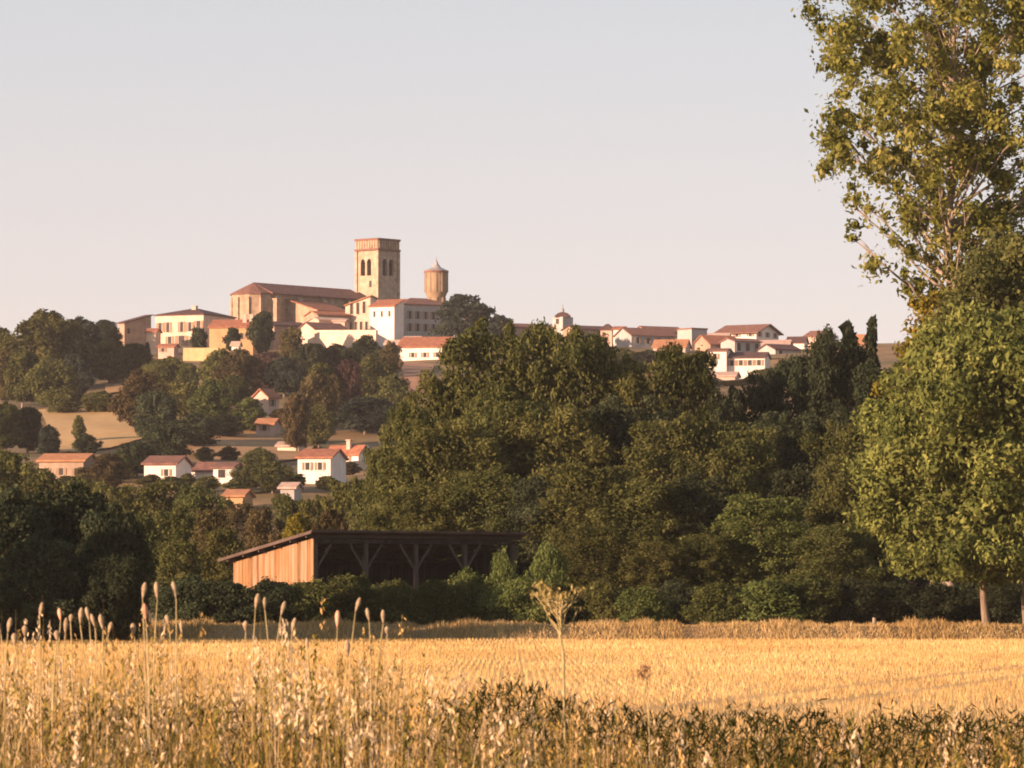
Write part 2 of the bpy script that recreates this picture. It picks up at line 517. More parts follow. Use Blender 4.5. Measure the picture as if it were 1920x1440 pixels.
G_CREST = 'trees on the hill around the village'
H = 'tree'
for (x, top, base, w, kd, lf, lb) in [
    (2, 610, 720, 80, 'hill', 'green', 'dark green tree on the hill crest cut by the left photo edge'),
    (88, 583, 735, 150, 'hill', 'olive', 'largest domed olive green tree on the hill crest at far left'),
    (148, 593, 700, 92, 'hill', 'blue', 'bluish dark tree right behind the largest domed hilltop tree'),
    (196, 596, 660, 56, 'hill', 'dark', 'small round dark tree on the crest just left of the dark gabled house'),
    (12, 655, 762, 62, 'hill', 'brown', 'brownish tree with a pale bare trunk at the left photo edge'),
    (42, 650, 765, 66, 'hill', 'olive', 'olive tree with a tall pale trunk below the largest domed tree'),
    (98, 668, 768, 92, 'hill', 'green', 'round green tree on the slope below the largest domed tree'),
    (138, 665, 752, 76, 'hill', 'blue', 'blue green rounded tree in shade above the golden meadow'),
    (205, 634, 722, 86, 'hill', 'olive', 'olive tree below the dark gabled house on the crest'),
    (250, 640, 716, 80, 'hill', 'green', 'green tree below the left end of the long cream villa'),
    (276, 640, 685, 26, 'cone', 'dark', 'small dark conifer at the foot of the cream villa'),
    (318, 668, 735, 80, 'hill', 'olive', 'olive tree just under the lit retaining wall on its left'),
    (352, 678, 735, 46, 'hill', 'green', 'small green tree touching the lit retaining wall below'),
    (412, 652, 745, 84, 'hill', 'olive', 'olive tree just right of the lit retaining wall'),
    (450, 655, 750, 90, 'hill', 'brown', 'brownish tree below the ochre house with red roof'),
    (548, 610, 700, 56, 'hill', 'brown', 'brown leaved tree in front of the nave below its lean-to'),
    (505, 655, 738, 80, 'hill', 'purple', 'purplish brown tree above the small white and red house'),
    (533, 668, 745, 84, 'hill', 'blue', 'dark blue green round tree right of the small white and red house'),
    (585, 640, 715, 80, 'hill', 'dark', 'dark tree under the left end of the terrace wall'),
    (632, 644, 712, 86, 'hill', 'dark', 'dark tree under the middle of the terrace wall'),
    (686, 628, 700, 62, 'hill', 'dark', 'blackish tree under the tall white town house'),
    (592, 692, 838, 76, 'hill', 'brown', 'brown olive tree in the middle of the slope below the terrace'),
    (604, 674, 800, 70, 'hill', 'olive', 'tall olive tree standing behind the brown one mid slope'),
    (626, 700, 812, 46, 'hill', 'brown', 'thin brownish tree left of the purple tree on the slope'),
    (652, 668, 800, 58, 'hill', 'purple', 'purple leaved tree in the middle of the slope'),
    (702, 662, 768, 84, 'hill', 'olive', 'olive tree below the white town house on the upper slope'),
    (732, 640, 712, 44, 'hill', 'brown', 'small brown tree left of the low white house with red roof'),
    (736, 700, 790, 70, 'hill', 'green', 'green tree left of the bare earth bank'),
    (684, 740, 815, 110, 'hill', 'blue', 'wide low blue green thicket above the white house with chimney'),
    (262, 692, 812, 84, 'hill', 'brown', 'brown olive tree just right of the golden meadow'),
    (292, 728, 835, 84, 'hill', 'dark', 'dark tree in shade right of the golden meadow'),
    (342, 706, 790, 84, 'hill', 'olive', 'olive green tree above the dark hollow'),
    (396, 712, 800, 76, 'hill', 'bright', 'fresh green tree left of the small white and red house'),
    (467, 744, 812, 62, 'hill', 'bright', 'bright green rounded bush left of the small orange gable'),
    (438, 700, 765, 60, 'hill', 'green', 'green tree left of the small white and red house'),
    (258, 826, 895, 76, 'hill', 'dark', 'lowest dark tree at the left end of the dark hollow'),
    (312, 792, 868, 90, 'hill', 'dark', 'second dark tree up the dark hollow'),
    (364, 774, 840, 92, 'hill', 'dark', 'third dark tree up the dark hollow'),
    (418, 776, 822, 84, 'hill', 'dark', 'uppermost dark tree of the dark hollow'),
    (12, 752, 850, 76, 'hill', 'green', 'green tree at the left photo edge beside the golden meadow'),
    (52, 758, 850, 66, 'hill', 'dark', 'dark tree touching the left side of the golden meadow'),
    (92, 796, 862, 46, 'hill', 'blue', 'small grey green tree at the lower left of the golden meadow'),
    (120, 728, 778, 76, 'hill', 'olive', 'olive bushes along the top left of the golden meadow'),
    (186, 732, 776, 70, 'hill', 'olive', 'olive tree on the top edge of the golden meadow'),
    (232, 738, 778, 44, 'hill', 'green', 'small green tree on the top right corner of the golden meadow'),
    (148, 780, 832, 26, 'oval', 'olive', 'tiny lone tree standing in the golden meadow'),
    (162, 812, 858, 48, 'hill', 'dark', 'dark tree on the lower edge of the golden meadow'),
    (205, 846, 920, 66, 'hill', 'brown', 'brownish tree right of the long low farmhouse'),
    (232, 850, 905, 44, 'hill', 'green', 'small tree between the long farmhouse and the tiny white shed'),
    (556, 732, 850, 50, 'hill', 'brown', 'tall brown tree right of the small orange gable'),
    (488, 838, 888, 62, 'hill', 'green', 'green tree on the dry slope left of the beige shed'),
    (385, 838, 868, 40, 'hill', 'olive', 'small bush on the dry slope above the row of white sheds'),
    (430, 836, 868, 36, 'hill', 'brown', 'small brown bush on the dry slope above the square white house'),
    (512, 862, 925, 76, 'hill', 'olive', 'olive tree left of the square white house with red roof'),
    (470, 870, 920, 62, 'hill', 'green', 'green tree right of the pinkish house with one dark window'),
    (768, 790, 850, 60, 'hill', 'olive', 'olive tree right of the grey round roofed annex'),
    (598, 756, 842, 60, 'hill', 'olive', 'olive tree above the red roof of the square white house'),
]:
    Yb = ground_at(x, base)
    pale = BARK_PALE if 'pale' in lb else None
    nm = 'small_tree' if kd != 'cone' else 'conifer'
    tree(nm if w < 60 or kd == 'cone' else 'broadleaf_tree', kd, x, top, w * 1.08, lf, lb, base=base, group=G_CREST, bark=pale)

# village trees in front of / among the houses
tree('clipped_tree', 'ball', 372, 615, 35, 'dark', 'small round dark tree against the cream villa', Y=1022, group='round clipped trees by the village houses')
tree('clipped_tree', 'ball', 436, 616, 32, 'dark', 'small round dark tree before the ochre house with red roof', Y=1022, group='round clipped trees by the village houses')
tree('clipped_tree', 'oval', 490, 584, 50, 'dark', 'large oval dark tree in front of the apse', Y=1030, group='round clipped trees by the village houses')
tree('cedar_tree', 'cedar', 872, 548, 160, 'blue', 'broad dark cedar right of the church on the hilltop', Y=1040)
tree('broadleaf_tree', 'hill', 935, 590, 60, 'blue', 'low dark tree tucked behind the right side of the cedar', Y=1060, group=G_CREST)
for x, tp, w_, lb in [(1135, 612, 40, 'small dark tree on the skyline left of the two small lit walls'), (1545, 618, 60, 'dark tree on the skyline behind the right end of the village'),
                      (1455, 676, 60, 'dark tree below the grey walled house at the village right end'), (1395, 698, 60, 'dark bush under the bright L-shaped house')]:
    tree('broadleaf_tree', 'hill', x, tp, w_, 'dark', lb, Y=1000 if tp > 650 else 1090, group=G_CREST)

for (x, top, w, lf, lb) in [
    (965, 632, 80, 'green', 'green tree on the hill just right of the cedar, behind the wood tops'),
    (1025, 622, 60, 'olive', 'olive tree on the hill at the left foot of the lantern tower'),
    (1092, 622, 64, 'green', 'green tree on the hill right of the lantern tower'),
    (1165, 650, 60, 'olive', 'olive tree on the hill under the pair of small lit walls'),
    (1215, 656, 70, 'dark', 'dark tree on the hill under the long grey walled house'),
    (1262, 655, 60, 'olive', 'olive tree on the hill in front of the lit orange roof'),
    (1312, 672, 50, 'green', 'green tree on the hill at the foot of the tall grey block'),
    (1330, 706, 50, 'dark', 'dark tree on the hill at the lower left of the L-shaped house'),
    (1440, 690, 60, 'olive', 'olive tree on the hill at the lower right of the L-shaped house'),
    (1378, 712, 60, 'olive', 'olive tree on the hill right below the bright L-shaped house'),
    (1412, 706, 50, 'dark', 'dark tree on the hill below the long part of the L-shaped house'),
    (1470, 690, 60, 'green', 'green tree on the hill below the grey walled house with doorway'),
    (1500, 668, 70, 'dark', 'dark tree on the hill under the rightmost visible houses'),
    (1560, 640, 80, 'green', 'green tree on the hill left of the tallest conifer spire')]:
    tree('broadleaf_tree', 'hill', x, top, w * 1.2, lf, lb, Y=(905 if top > 680 else 960) if top > 640 else 1040, group=G_CREST)
# valley trees between hillside houses and barn
G_VAL = 'trees of the valley behind the barn'
for (x, top, Y, w, lf, lb) in [
    (15, 835, 430, 130, 'green', 'green valley tree at the left photo edge below the long low farmhouse'),
    (80, 885, 400, 130, 'olive', 'olive valley tree just below the long low farmhouse'),
    (165, 890, 380, 120, 'green', 'green valley tree above the top of the big dark thicket'),
    (232, 905, 370, 110, 'olive', 'olive valley tree right above the shoulder of the big dark thicket'),
    (300, 898, 390, 120, 'olive', 'olive valley tree below the small white house with brown roof'),
    (372, 905, 380, 110, 'green', 'green valley tree below the pinkish house with one dark window'),
    (330, 950, 320, 110, 'olive', 'olive valley tree above the left end of the hedge'),
    (268, 960, 300, 90, 'green', 'green valley tree touching the right side of the big dark thicket'),
    (395, 950, 310, 90, 'brown', 'brownish valley tree left of the barn roof low end'),
    (445, 935, 420, 80, 'brown', 'brown valley tree below the small orange roof'),
    (490, 945, 330, 80, 'brown', 'brown valley tree above the sloping end of the barn roof'),
    (545, 930, 400, 80, 'olive', 'olive valley tree above the barn gable'),
    (595, 925, 360, 80, 'olive', 'olive valley tree above the barn roof corner'),
    (560, 958, 300, 70, 'yellow', 'small yellowish valley tree behind the barn gable'),
    (645, 893, 340, 90, 'olive', 'olive valley tree just below the square white house'),
    (622, 950, 300, 70, 'brown', 'small brown valley tree just above the barn roof ridge'),
    (690, 885, 320, 80, 'green', 'green valley tree where the wood meets the white house garden'),
    (420, 985, 290, 90, 'olive', 'olive tree hiding the low left end of the barn roof'),
    (340, 1010, 270, 100, 'green', 'green tree between the dark thicket and the barn'),
]:
    tree('valley_tree', 'valley', x, top, w * 1.1, lf, lb, Y=Y, group=G_VAL)

# the wood behind and right of the barn
G_WOOD = 'trees of the tall wood right of the barn'
for (x, top, Y, w, lf, lb) in [
    (722, 822, 300, 70, 'olive', 'wood tree at the lower left tip of the tall wood'),
    (775, 750, 300, 95, 'green', 'wood tree forming the left shoulder of the tall wood'),
    (828, 690, 305, 120, 'olive', 'wood tree on the rising left outline below the low white house'),
    (905, 598, 305, 150, 'olive', 'tall wood tree rising in front of the cedar'),
    (1005, 600, 305, 160, 'olive', 'tall wood tree whose top stands left of the little lantern tower'),
    (1100, 615, 305, 150, 'green', 'tall wood tree whose top stands right of the little lantern tower'),
    (1190, 655, 305, 130, 'olive', 'wood tree under the grey wall of the right village'),
    (1280, 638, 305, 120, 'green', 'wood tree under the grey tall block of the right village'),
    (1350, 722, 305, 110, 'dark', 'dark wood tree directly under the bright L-shaped house'),
    (1425, 700, 310, 110, 'dark', 'dark wood tree right below the bright L-shaped house'),
    (1490, 662, 310, 120, 'dark', 'dark wood tree below the right end of the village'),
    (1555, 615, 310, 110, 'dark', 'dark wood tree left of the dark conifer spire'),
    (1625, 665, 310, 120, 'dark', 'dark wood tree below the orange roof seen between two conifers'),
    (765, 850, 275, 110, 'green', 'middle wood tree above the barn roof centre'),
    (840, 785, 275, 170, 'olive', 'middle wood tree above the right half of the barn roof'),
    (950, 730, 280, 170, 'green', 'middle wood tree below the top left of the wood'),
    (1060, 760, 278, 170, 'olive', 'middle wood tree in the centre of the wood'),
    (1165, 745, 280, 160, 'dark', 'dark middle wood tree below the grey village wall'),
    (1265, 770, 275, 160, 'green', 'middle wood tree below the grey tall block'),
    (1380, 790, 275, 150, 'green', 'middle wood tree below the bright L-shaped house'),
    (1480, 770, 280, 150, 'dark', 'dark middle wood tree below the village right end'),
    (1570, 760, 280, 130, 'dark', 'dark middle wood tree below the conifer spire'),
    (800, 905, 262, 150, 'olive', 'front wood tree just over the barn roof right half'),
    (905, 880, 262, 160, 'green', 'front wood tree over the right end of the barn roof'),
    (1010, 890, 260, 150, 'dark', 'dark front wood tree right of the barn'),
    (1105, 865, 258, 170, 'olive', 'broad front wood tree two crowns right of the barn'),
    (1210, 900, 256, 150, 'olive', 'olive front wood tree in the middle of the wood edge'),
    (1300, 890, 258, 140, 'dark', 'dark front wood tree left of the yellow green young tree'),
    (1520, 870, 256, 140, 'dark', 'dark front wood tree right of the yellow green young tree'),
    (1598, 790, 252, 130, 'green', 'narrow green front wood tree touching the right hand pale trunked tree'),
    (1660, 860, 262, 130, 'dark', 'dark front wood tree partly behind the right hand pale trunked tree'),
    (1425, 925, 246, 150, 'bright', 'yellow green young tree standing forward at the wood edge'),
    (1120, 985, 244, 120, 'olive', 'low olive tree at the wood edge right of the barn'),
    (1220, 1010, 243, 110, 'olive', 'lowest olive tree at the wood edge between the bushes'),
    (1330, 1000, 244, 110, 'green', 'low green tree at the wood edge left of the yellow green young tree'),
    (1560, 985, 243, 130, 'green', 'low green tree at the wood edge left of the dark undergrowth'),
    (970, 960, 264, 110, 'green', 'tree standing just behind the right corner of the barn'),
]:
    tree('woodland_tree', 'wood', x, top - 6, w * 1.5, lf, lb, Y=Y, group=G_WOOD)
for x, tp, w_, lb in [(1590, 572, 125, 'tallest dark conifer spire above the right end of the wood'), (1634, 582, 100, 'second dark conifer spire right of the orange roof')]:
    tree('conifer', 'cone', x, tp, w_, 'dark', lb, Y=318, group='conifer spires at the right end of the wood')

# hedge and bushes along the far field edge
G_HED = 'bushes along the far edge of the field'
for (x, top, Y, w, lf, lb) in [
    (352, 1080, 231, 120, 'dark', 'dark hedge bush at the left end of the hedge beside the big thicket'),
    (430, 1088, 231, 120, 'dark', 'dark hedge bush below the low corner of the barn'),
    (508, 1086, 231, 120, 'dark', 'dark hedge bush below the orange plank wall'),
    (585, 1086, 231, 120, 'green', 'hedge bush below the front corner of the barn'),
    (660, 1074, 231, 120, 'green', 'hedge bush below the first free post of the barn'),
    (740, 1088, 231, 120, 'green', 'hedge bush below the second free post of the barn'),
    (815, 1084, 231, 110, 'green', 'hedge bush below the third free post of the barn'),
    (878, 1068, 232, 100, 'bright', 'lighter green bush below the right end of the barn'),
    (942, 1028, 235, 50, 'bright', 'upright light green bush in front of the barn right end'),
    (1026, 1012, 235, 74, 'bright', 'tallest upright green bush just right of the barn'),
    (975, 1082, 231, 120, 'bright', 'wide green bush at the foot of the upright bushes'),
    (1060, 1090, 233, 100, 'olive', 'olive bush behind the tall dry foreground weed'),
    (1130, 1085, 232, 90, 'olive', 'olive bush right of the tall dry foreground weed'),
    (1200, 1100, 231, 100, 'bright', 'green bush below the lowest olive wood tree'),
    (1262, 1085, 234, 80, 'dark', 'dark bush over the gap in the field edge'),
    (1345, 1092, 231, 110, 'green', 'green bush left of the wide smooth green bush'),
    (1430, 1085, 231, 150, 'bright', 'wide smooth green bush below the yellow green young tree'),
    (1520, 1080, 232, 130, 'green', 'green bush right of the wide smooth one'),
    (1600, 1085, 233, 120, 'dark', 'dark undergrowth bush beside the small pale stump'),
    (1680, 1088, 234, 130, 'dark', 'dark undergrowth bush left of the pale trunk'),
    (1760, 1094, 234, 120, 'dark', 'dark undergrowth bush just left of the pale trunk'),
    (1822, 1080, 240, 130, 'dark', 'dark undergrowth bush right behind the pale trunk'),
    (1868, 1084, 242, 130, 'dark', 'dark undergrowth bush behind and just right of the pale trunk'),
    (1890, 1090, 235, 130, 'dark', 'dark undergrowth bush right of the pale trunk'),
]:
    tree('bush', 'bush', x, top, w * 1.1, lf, lb, Y=Y, group=G_HED, cat='bush')

# big dark thicket, lower left
G_THK = 'dark trees of the thicket at the left field edge'
for (x, top, Y, w, lb) in [
    (15, 918, 216, 250, 'big dark rounded tree at the left photo edge by the field'),
    (130, 902, 219, 270, 'big dark rounded tree in the middle of the left thicket'),
    (218, 945, 214, 160, 'dark tree at the right end of the left thicket'),
    (80, 1000, 210, 190, 'lower dark tree in front of the left thicket'),
    (205, 1035, 210, 150, 'low dark bushy tree at the right foot of the left thicket')]:
    tree('dark_tree', 'darktree', x, top, w * 1.05, 'dark', lb, Y=Y, group=G_THK)
for (x, top, Y, w, lb) in [(-180, 880, 214, 220, 'dark field edge tree standing left of the picture'), (-390, 840, 204, 260, 'farther dark field edge tree left of the picture'), (-620, 780, 190, 300, 'outermost dark field edge tree left of the picture')]:
    tree('dark_tree', 'darktree', x, top, w, 'dark', lb, Y=Y, group='field edge trees left of the picture')


# ------------------------------------------------------------------ the large trees at the right
def big_tree(name, x, Y, h, w, z0, prof, nclump, nleaf, ls, leaf, bark, r0, label, seed, dx=0, topk=.9, nl=40, **kw):
    X = at(x, 700, Y)[0]; g = float(T(X, Y)) - .05
    root = empty(name, (X, Y, g), label=label, cat='tree')
    me_, C, cr = crown_mesh(name + '_crown', seed, h, w, z0, prof, nclump, nleaf, ls, **kw)
    v = np.zeros(len(me_.vertices) * 3, np.float32); me_.vertices.foreach_get('co', v)
    v = v.reshape(-1, 3); v[:, 0] += dx; me_.vertices.foreach_set('co', v.reshape(-1))
    C = C.copy(); C[:, 0] += dx
    link('crown', me_, LM[leaf], root)
    mb = MB(); n = 12
    ax = [Vector((dx * (i / (n - 1)) ** 1.5 + .12 * math.sin(i * 1.7 + seed), .1 * math.cos(i * 2.1), -.4 + (h * topk) * i / (n - 1))) for i in range(n)]
    mb.tube(ax, [r0 * (1.2 if i == 0 else 1) * (1 - .85 * i / (n - 1)) for i in range(n)], 10)
    mb.build('trunk', bark, root, True)
    r = np.random.default_rng(seed); lb = MB()
    for k in r.permutation(len(C))[:nl]:
        c = Vector(C[k]); zb = max(z0 * .95, 3.0, c.z - .35 * abs(math.hypot(c.x - dx, c.y)) - h * .04)
        f = min(zb / (h * topk) * (n - 1), n - 1.01); i = int(f); a = ax[i].lerp(ax[i + 1], f - i)
        m1 = a.lerp(c, .4) + Vector((0, 0, -.2)); m2 = a.lerp(c, .75) + Vector((0, 0, -.1))
        rb = r0 * (1 - .85 * f / (n - 1)) * .5
        lb.tube([a, m1, m2, c], [rb, rb * .65, rb * .4, rb * .12], 5)
        for q in range(3):
            e = c + Vector(r.normal(0, cr[k] * .7, 3)); lb.tube([m2, m2.lerp(e, .5) + Vector((0, 0, .1)), e], [rb * .3, rb * .2, rb * .05], 4)
    lb.build('limb', bark, root, True)
    return root


POP = ([0, .15, .3, .45, .6, .8, 1], [.55, .9, 1, .95, .85, .6, .2])
# sparse tall poplar: crown from row ~-250 to ~600
big_tree('poplar_tree', 1775, 240, 40, 18.0, 13.2, ([0, .06, .17, .31, .53, .67, 1], [.12, .26, .52, .72, .92, 1.02, .6]), 560, 88000, .14, 'poplar_top', BARK_PALE, .34,
         'tall sparse poplar with yellow green leaves and sky gaps at top right', 51, dx=.6, fill=.04, rc=(.03, .10), droop=.8, elong=1.9, nl=150, flat=.95, soft=(.75, .5))
big_tree('field_tree', 1845, 227, 15.0, 11.6, 1.9, ([0, .1, .3, .6, .85, 1], [.5, .82, 1, 1, .8, .3]), 420, 130000, .12, 'poplar', BARK, .185,
         'full leafed green tree with a short pale trunk at the right field edge', 52, dx=-.1, fill=.22, rc=(.03, .15), droop=.8, nl=60, elong=2.1, soft=(.75, .5))
big_tree('broadleaf_tree', 1925, 232, 19.2, 9.0, 9, ([0, .2, .5, .8, 1], [.5, .9, 1, .7, .25]), 90, 42000, .12, 'green', BARK, .22,
         'darker green tree filling the right photo edge above the pale trunked tree', 53, fill=.3, rc=(.14, .26), droop=.5, nl=25)
big_tree('broadleaf_tree', 1745, 236, 16.3, 4.6, 7, ([0, .2, .5, .8, 1], [.6, 1, 1, .7, .3]), 50, 16000, .11, 'yellow', BARK, .16,
         'yellow orange leaved slender tree below the sparse poplar', 54, fill=.15, rc=(.2, .34), droop=.5, nl=20)


# ------------------------------------------------------------------ buildings
def building(name, label, xl, xc, xr, Y, a=50, eave=0, ridge=None, roof='gu', wall='cream', tile='brown', base=None,
             L=None, D=None, winL=(), winR=(), shut=True, slope=None, over=.35, cat='house', chim=(), group='houses of the hilltop village', deep=1.5, wallmat=None):
    """xl..xc = lit left face, xc..xr = shaded right face, in photo columns at depth Y of the front corner."""
    if L and a >= 60 and L < 13: a = 79
    a = RAD(a)
    X, _, _ = at(xc, 700, Y)
    m = Y / F
    L = L or (xr - xc) * m / math.cos(a); D = D or (xc - xl) * m / math.sin(a)
    g = float(T(X, Y)) - deep
    root = empty(name, (X, Y, g), a, label, cat, group)
    ze = zat(eave, Y) - g
    zr = (zat(ridge, Y) - g) if ridge is not None else ze
    W = MB(); R = MB(); o = over; th = .22
    wm = wallmat or PLA[wall]
    if roof == 'mono':          # slope = (rise along u, rise along v) in metres over the whole side
        su, sv = slope
        def hz(u, v): return ze + su * u / L + sv * v / D
        W.add([(0, 0, 0), (L, 0, 0), (L, D, 0), (0, D, 0), (0, 0, hz(0, 0)), (L, 0, hz(L, 0)), (L, D, hz(L, D)), (0, D, hz(0, D))],
              [(0, 3, 2, 1), (4, 5, 6, 7), (0, 1, 5, 4), (1, 2, 6, 5), (2, 3, 7, 6), (3, 0, 4, 7)])
        R.slab([(-o, -o, hz(-o, -o) + .25), (L + o, -o, hz(L + o, -o) + .25), (L + o, D + o, hz(L + o, D + o) + .25), (-o, D + o, hz(-o, D + o) + .25)], th)
    else:
        W.box(0, L, 0, D, 0, ze)
        if roof == 'gu':
            W.add([(0, 0, ze), (0, D, ze), (0, D / 2, zr), (L, 0, ze), (L, D, ze), (L, D / 2, zr)], [(0, 2, 1), (3, 4, 5), (0, 3, 5, 2), (1, 2, 5, 4)])
            k = (zr - ze) / (D / 2); e = ze - k * o + .2; z2 = zr + .2
            R.slab([(-o, -o, e), (L + o, -o, e), (L + o, D / 2, z2), (-o, D / 2, z2)], th)
            R.slab([(-o, D / 2, z2), (L + o, D / 2, z2), (L + o, D + o, e), (-o, D + o, e)], th)
        elif roof == 'gv':
            W.add([(0, 0, ze), (L, 0, ze), (L / 2, 0, zr), (0, D, ze), (L, D, ze), (L / 2, D, zr)], [(0, 1, 2), (3, 5, 4), (0, 2, 5, 3), (1, 4, 5, 2)])
            k = (zr - ze) / (L / 2); e = ze - k * o + .2; z2 = zr + .2
            R.slab([(-o, -o, e), (L / 2, -o, z2), (L / 2, D + o, z2), (-o, D + o, e)], th)
            R.slab([(L / 2, -o, z2), (L + o, -o, e), (L + o, D + o, e), (L / 2, D + o, z2)], th)
        elif roof in ('hu', 'hv'):
            if roof == 'hu':
                i = min(D / 2, L / 2 - .3); p, q = (i, D / 2), (L - i, D / 2)
            else:
                i = min(L / 2, D / 2 - .3); p, q = (L / 2, i), (L / 2, D - i)
            c = [(-o, -o, ze), (L + o, -o, ze), (L + o, D + o, ze), (-o, D + o, ze)]
            top = [(p[0], p[1], zr), (q[0], q[1], zr)]
            vs = c + [(x, y, z - .2) for x, y, z in c] + top
            fs = [(4, 7, 6, 5), (0, 4, 5, 1), (1, 5, 6, 2), (2, 6, 7, 3), (3, 7, 4, 0)]
            fs += [(0, 1, 9, 8), (1, 2, 9), (2, 3, 8, 9), (3, 0, 8)] if roof == 'hu' else [(0, 1, 8), (1, 2, 9, 8), (2, 3, 9), (3, 0, 8, 9)]
            R.add([(x, y, z + .21) for x, y, z in vs], fs)
        else:
            R.box(-.15, L + .15, -.15, D + .15, ze + .002, ze + .3)
    W.build('wall', wm, root)
    rf = R.build('roof', TILE[tile], root)
    for (u, v, w_, h_) in chim:
        cb = MB(); cb.box(u * L - w_ / 2, u * L + w_ / 2, v * D - w_ / 2, v * D + w_ / 2, ze - .5, zr + h_)
        cb.box(u * L - w_ / 2 - .1, u * L + w_ / 2 + .1, v * D - w_ / 2 - .1, v * D + w_ / 2 + .1, zr + h_ + .002, zr + h_ + .15)
        cb.build('chimney', PLA['pink'], rf)
    for face, wins in (('L', winL), ('R', winR)):
        for (pc, zc, ww, wh) in wins:
            # pc: 0 at the left end of the face as seen; zc: photo row of the centre
            z = zat(zc, Y) - g
            fr = MB(); pn = MB(); shs = [MB(), MB()]
            if face == 'L':
                v = D * (1 - pc); n = -1
                fr.box(-.09, -.003, v - ww / 2 - .1, v + ww / 2 + .1, z - wh / 2 - .14, z - wh / 2)
                fr.box(-.07, -.003, v - ww / 2 - .1, v + ww / 2 + .1, z + wh / 2, z + wh / 2 + .1)
                for s_ in (-1, 1): fr.box(-.06, -.003, v + s_ * ww / 2 - .05, v + s_ * ww / 2 + .05, z - wh / 2, z + wh / 2)
                pn.box(-.03, -.003, v - ww / 2 + .05, v + ww / 2 - .05, z - wh / 2, z + wh / 2)
                if shut:
                    for s_, sh in zip((-1, 1), shs): sh.box(-.08, -.003, v + s_ * (ww * .8) - ww * .22, v + s_ * (ww * .8) + ww * .22, z - wh / 2, z + wh / 2)
            else:
                u = L * pc
                fr.box(u - ww / 2 - .1, u + ww / 2 + .1, -.09, -.003, z - wh / 2 - .14, z - wh / 2)
                fr.box(u - ww / 2 - .1, u + ww / 2 + .1, -.07, -.003, z + wh / 2, z + wh / 2 + .1)
                for s_ in (-1, 1): fr.box(u + s_ * ww / 2 - .05, u + s_ * ww / 2 + .05, -.06, -.003, z - wh / 2, z + wh / 2)
                pn.box(u - ww / 2 + .05, u + ww / 2 - .05, -.03, -.003, z - wh / 2, z + wh / 2)
                if shut:
                    for s_, sh in zip((-1, 1), shs): sh.box(u + s_ * (ww * .8) - ww * .22, u + s_ * (ww * .8) + ww * .22, -.08, -.003, z - wh / 2, z + wh / 2)
            wo_ = fr.build('window', wm, root)
            pn.build('pane', GLASS, wo_)
            if shut:
                for sh in shs: sh.build('shutter', SHUT, wo_)
    return root


def wins(n, row, ww, wh, p0=.15, p1=.85):
    return [(p0 + (p1 - p0) * i / max(n - 1, 1), row, ww, wh) for i in range(n)]


B = building
# --- left of the church
B('gabled_house', 'dark walled house with a lone white wall end, leftmost of the hilltop houses', 221, 233, 279, 1075, 50, 606, None, 'mono', 'brown', 'dark', slope=(2.0, 0), winR=wins(2, 620, .8, 1.1), chim=())
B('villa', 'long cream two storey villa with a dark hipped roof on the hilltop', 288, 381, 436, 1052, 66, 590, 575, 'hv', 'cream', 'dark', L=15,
  winL=[(.1, 612, .9, 2), (.26, 612, .9, 2.2), (.55, 612, .9, 2.2), (.72, 612, .9, 2), (.9, 610, 1.1, 2), (.3, 638, 1, 2), (.55, 638, 1.6, 2.2), (.8, 638, 1, 2)], winR=[(.3, 608, .9, 1.6), (.7, 608, .9, 1.6)], chim=[(.4, .45, 1.0, .5)])
B('house', 'ochre house with a red brown roof below the church apse', 391, 474, 480, 1040, 74, 613, 598, 'gv', 'ochre', 'red', L=9, winL=[(.75, 630, .8, 1.3)], chim=[(.3, .25, .8, 1.0), (.3, .1, .8, 1.0)])
B('house', 'tiny orange lean-to wall left of the long cream villa', 274, 292, 296, 1045, 60, 622, 616, 'gv', 'cream', 'red', L=4)
B('house', 'low pink walled outbuilding at the foot of the cream villa', 296, 326, 335, 1028, 60, 650, 645, 'gv', 'pink', 'red', L=4, winL=[(.3, 656, .8, .8)])
# lit retaining wall
rw = MB(); w0 = at(345, 650, 1022); w1 = at(410, 650, 1006)
rw.bar((w0[0], w0[1], zat(668, 1022) - 2), (w1[0], w1[1], zat(668, 1006) - 2), .5, 7.5)
tag(rw.build('retaining_wall', PLA['ochre']), 'sunlit cream retaining wall below the hilltop villa, between two trees', 'wall')
# small white gate lodge
B('shed', 'small white shed under the round tree by the ochre house', 434, 447, 449, 1005, 60, 647, 641, 'gv', 'white', 'pale', L=2)

# --- church: nave, apse, lean-to chapel, tower
ca = RAD(50)


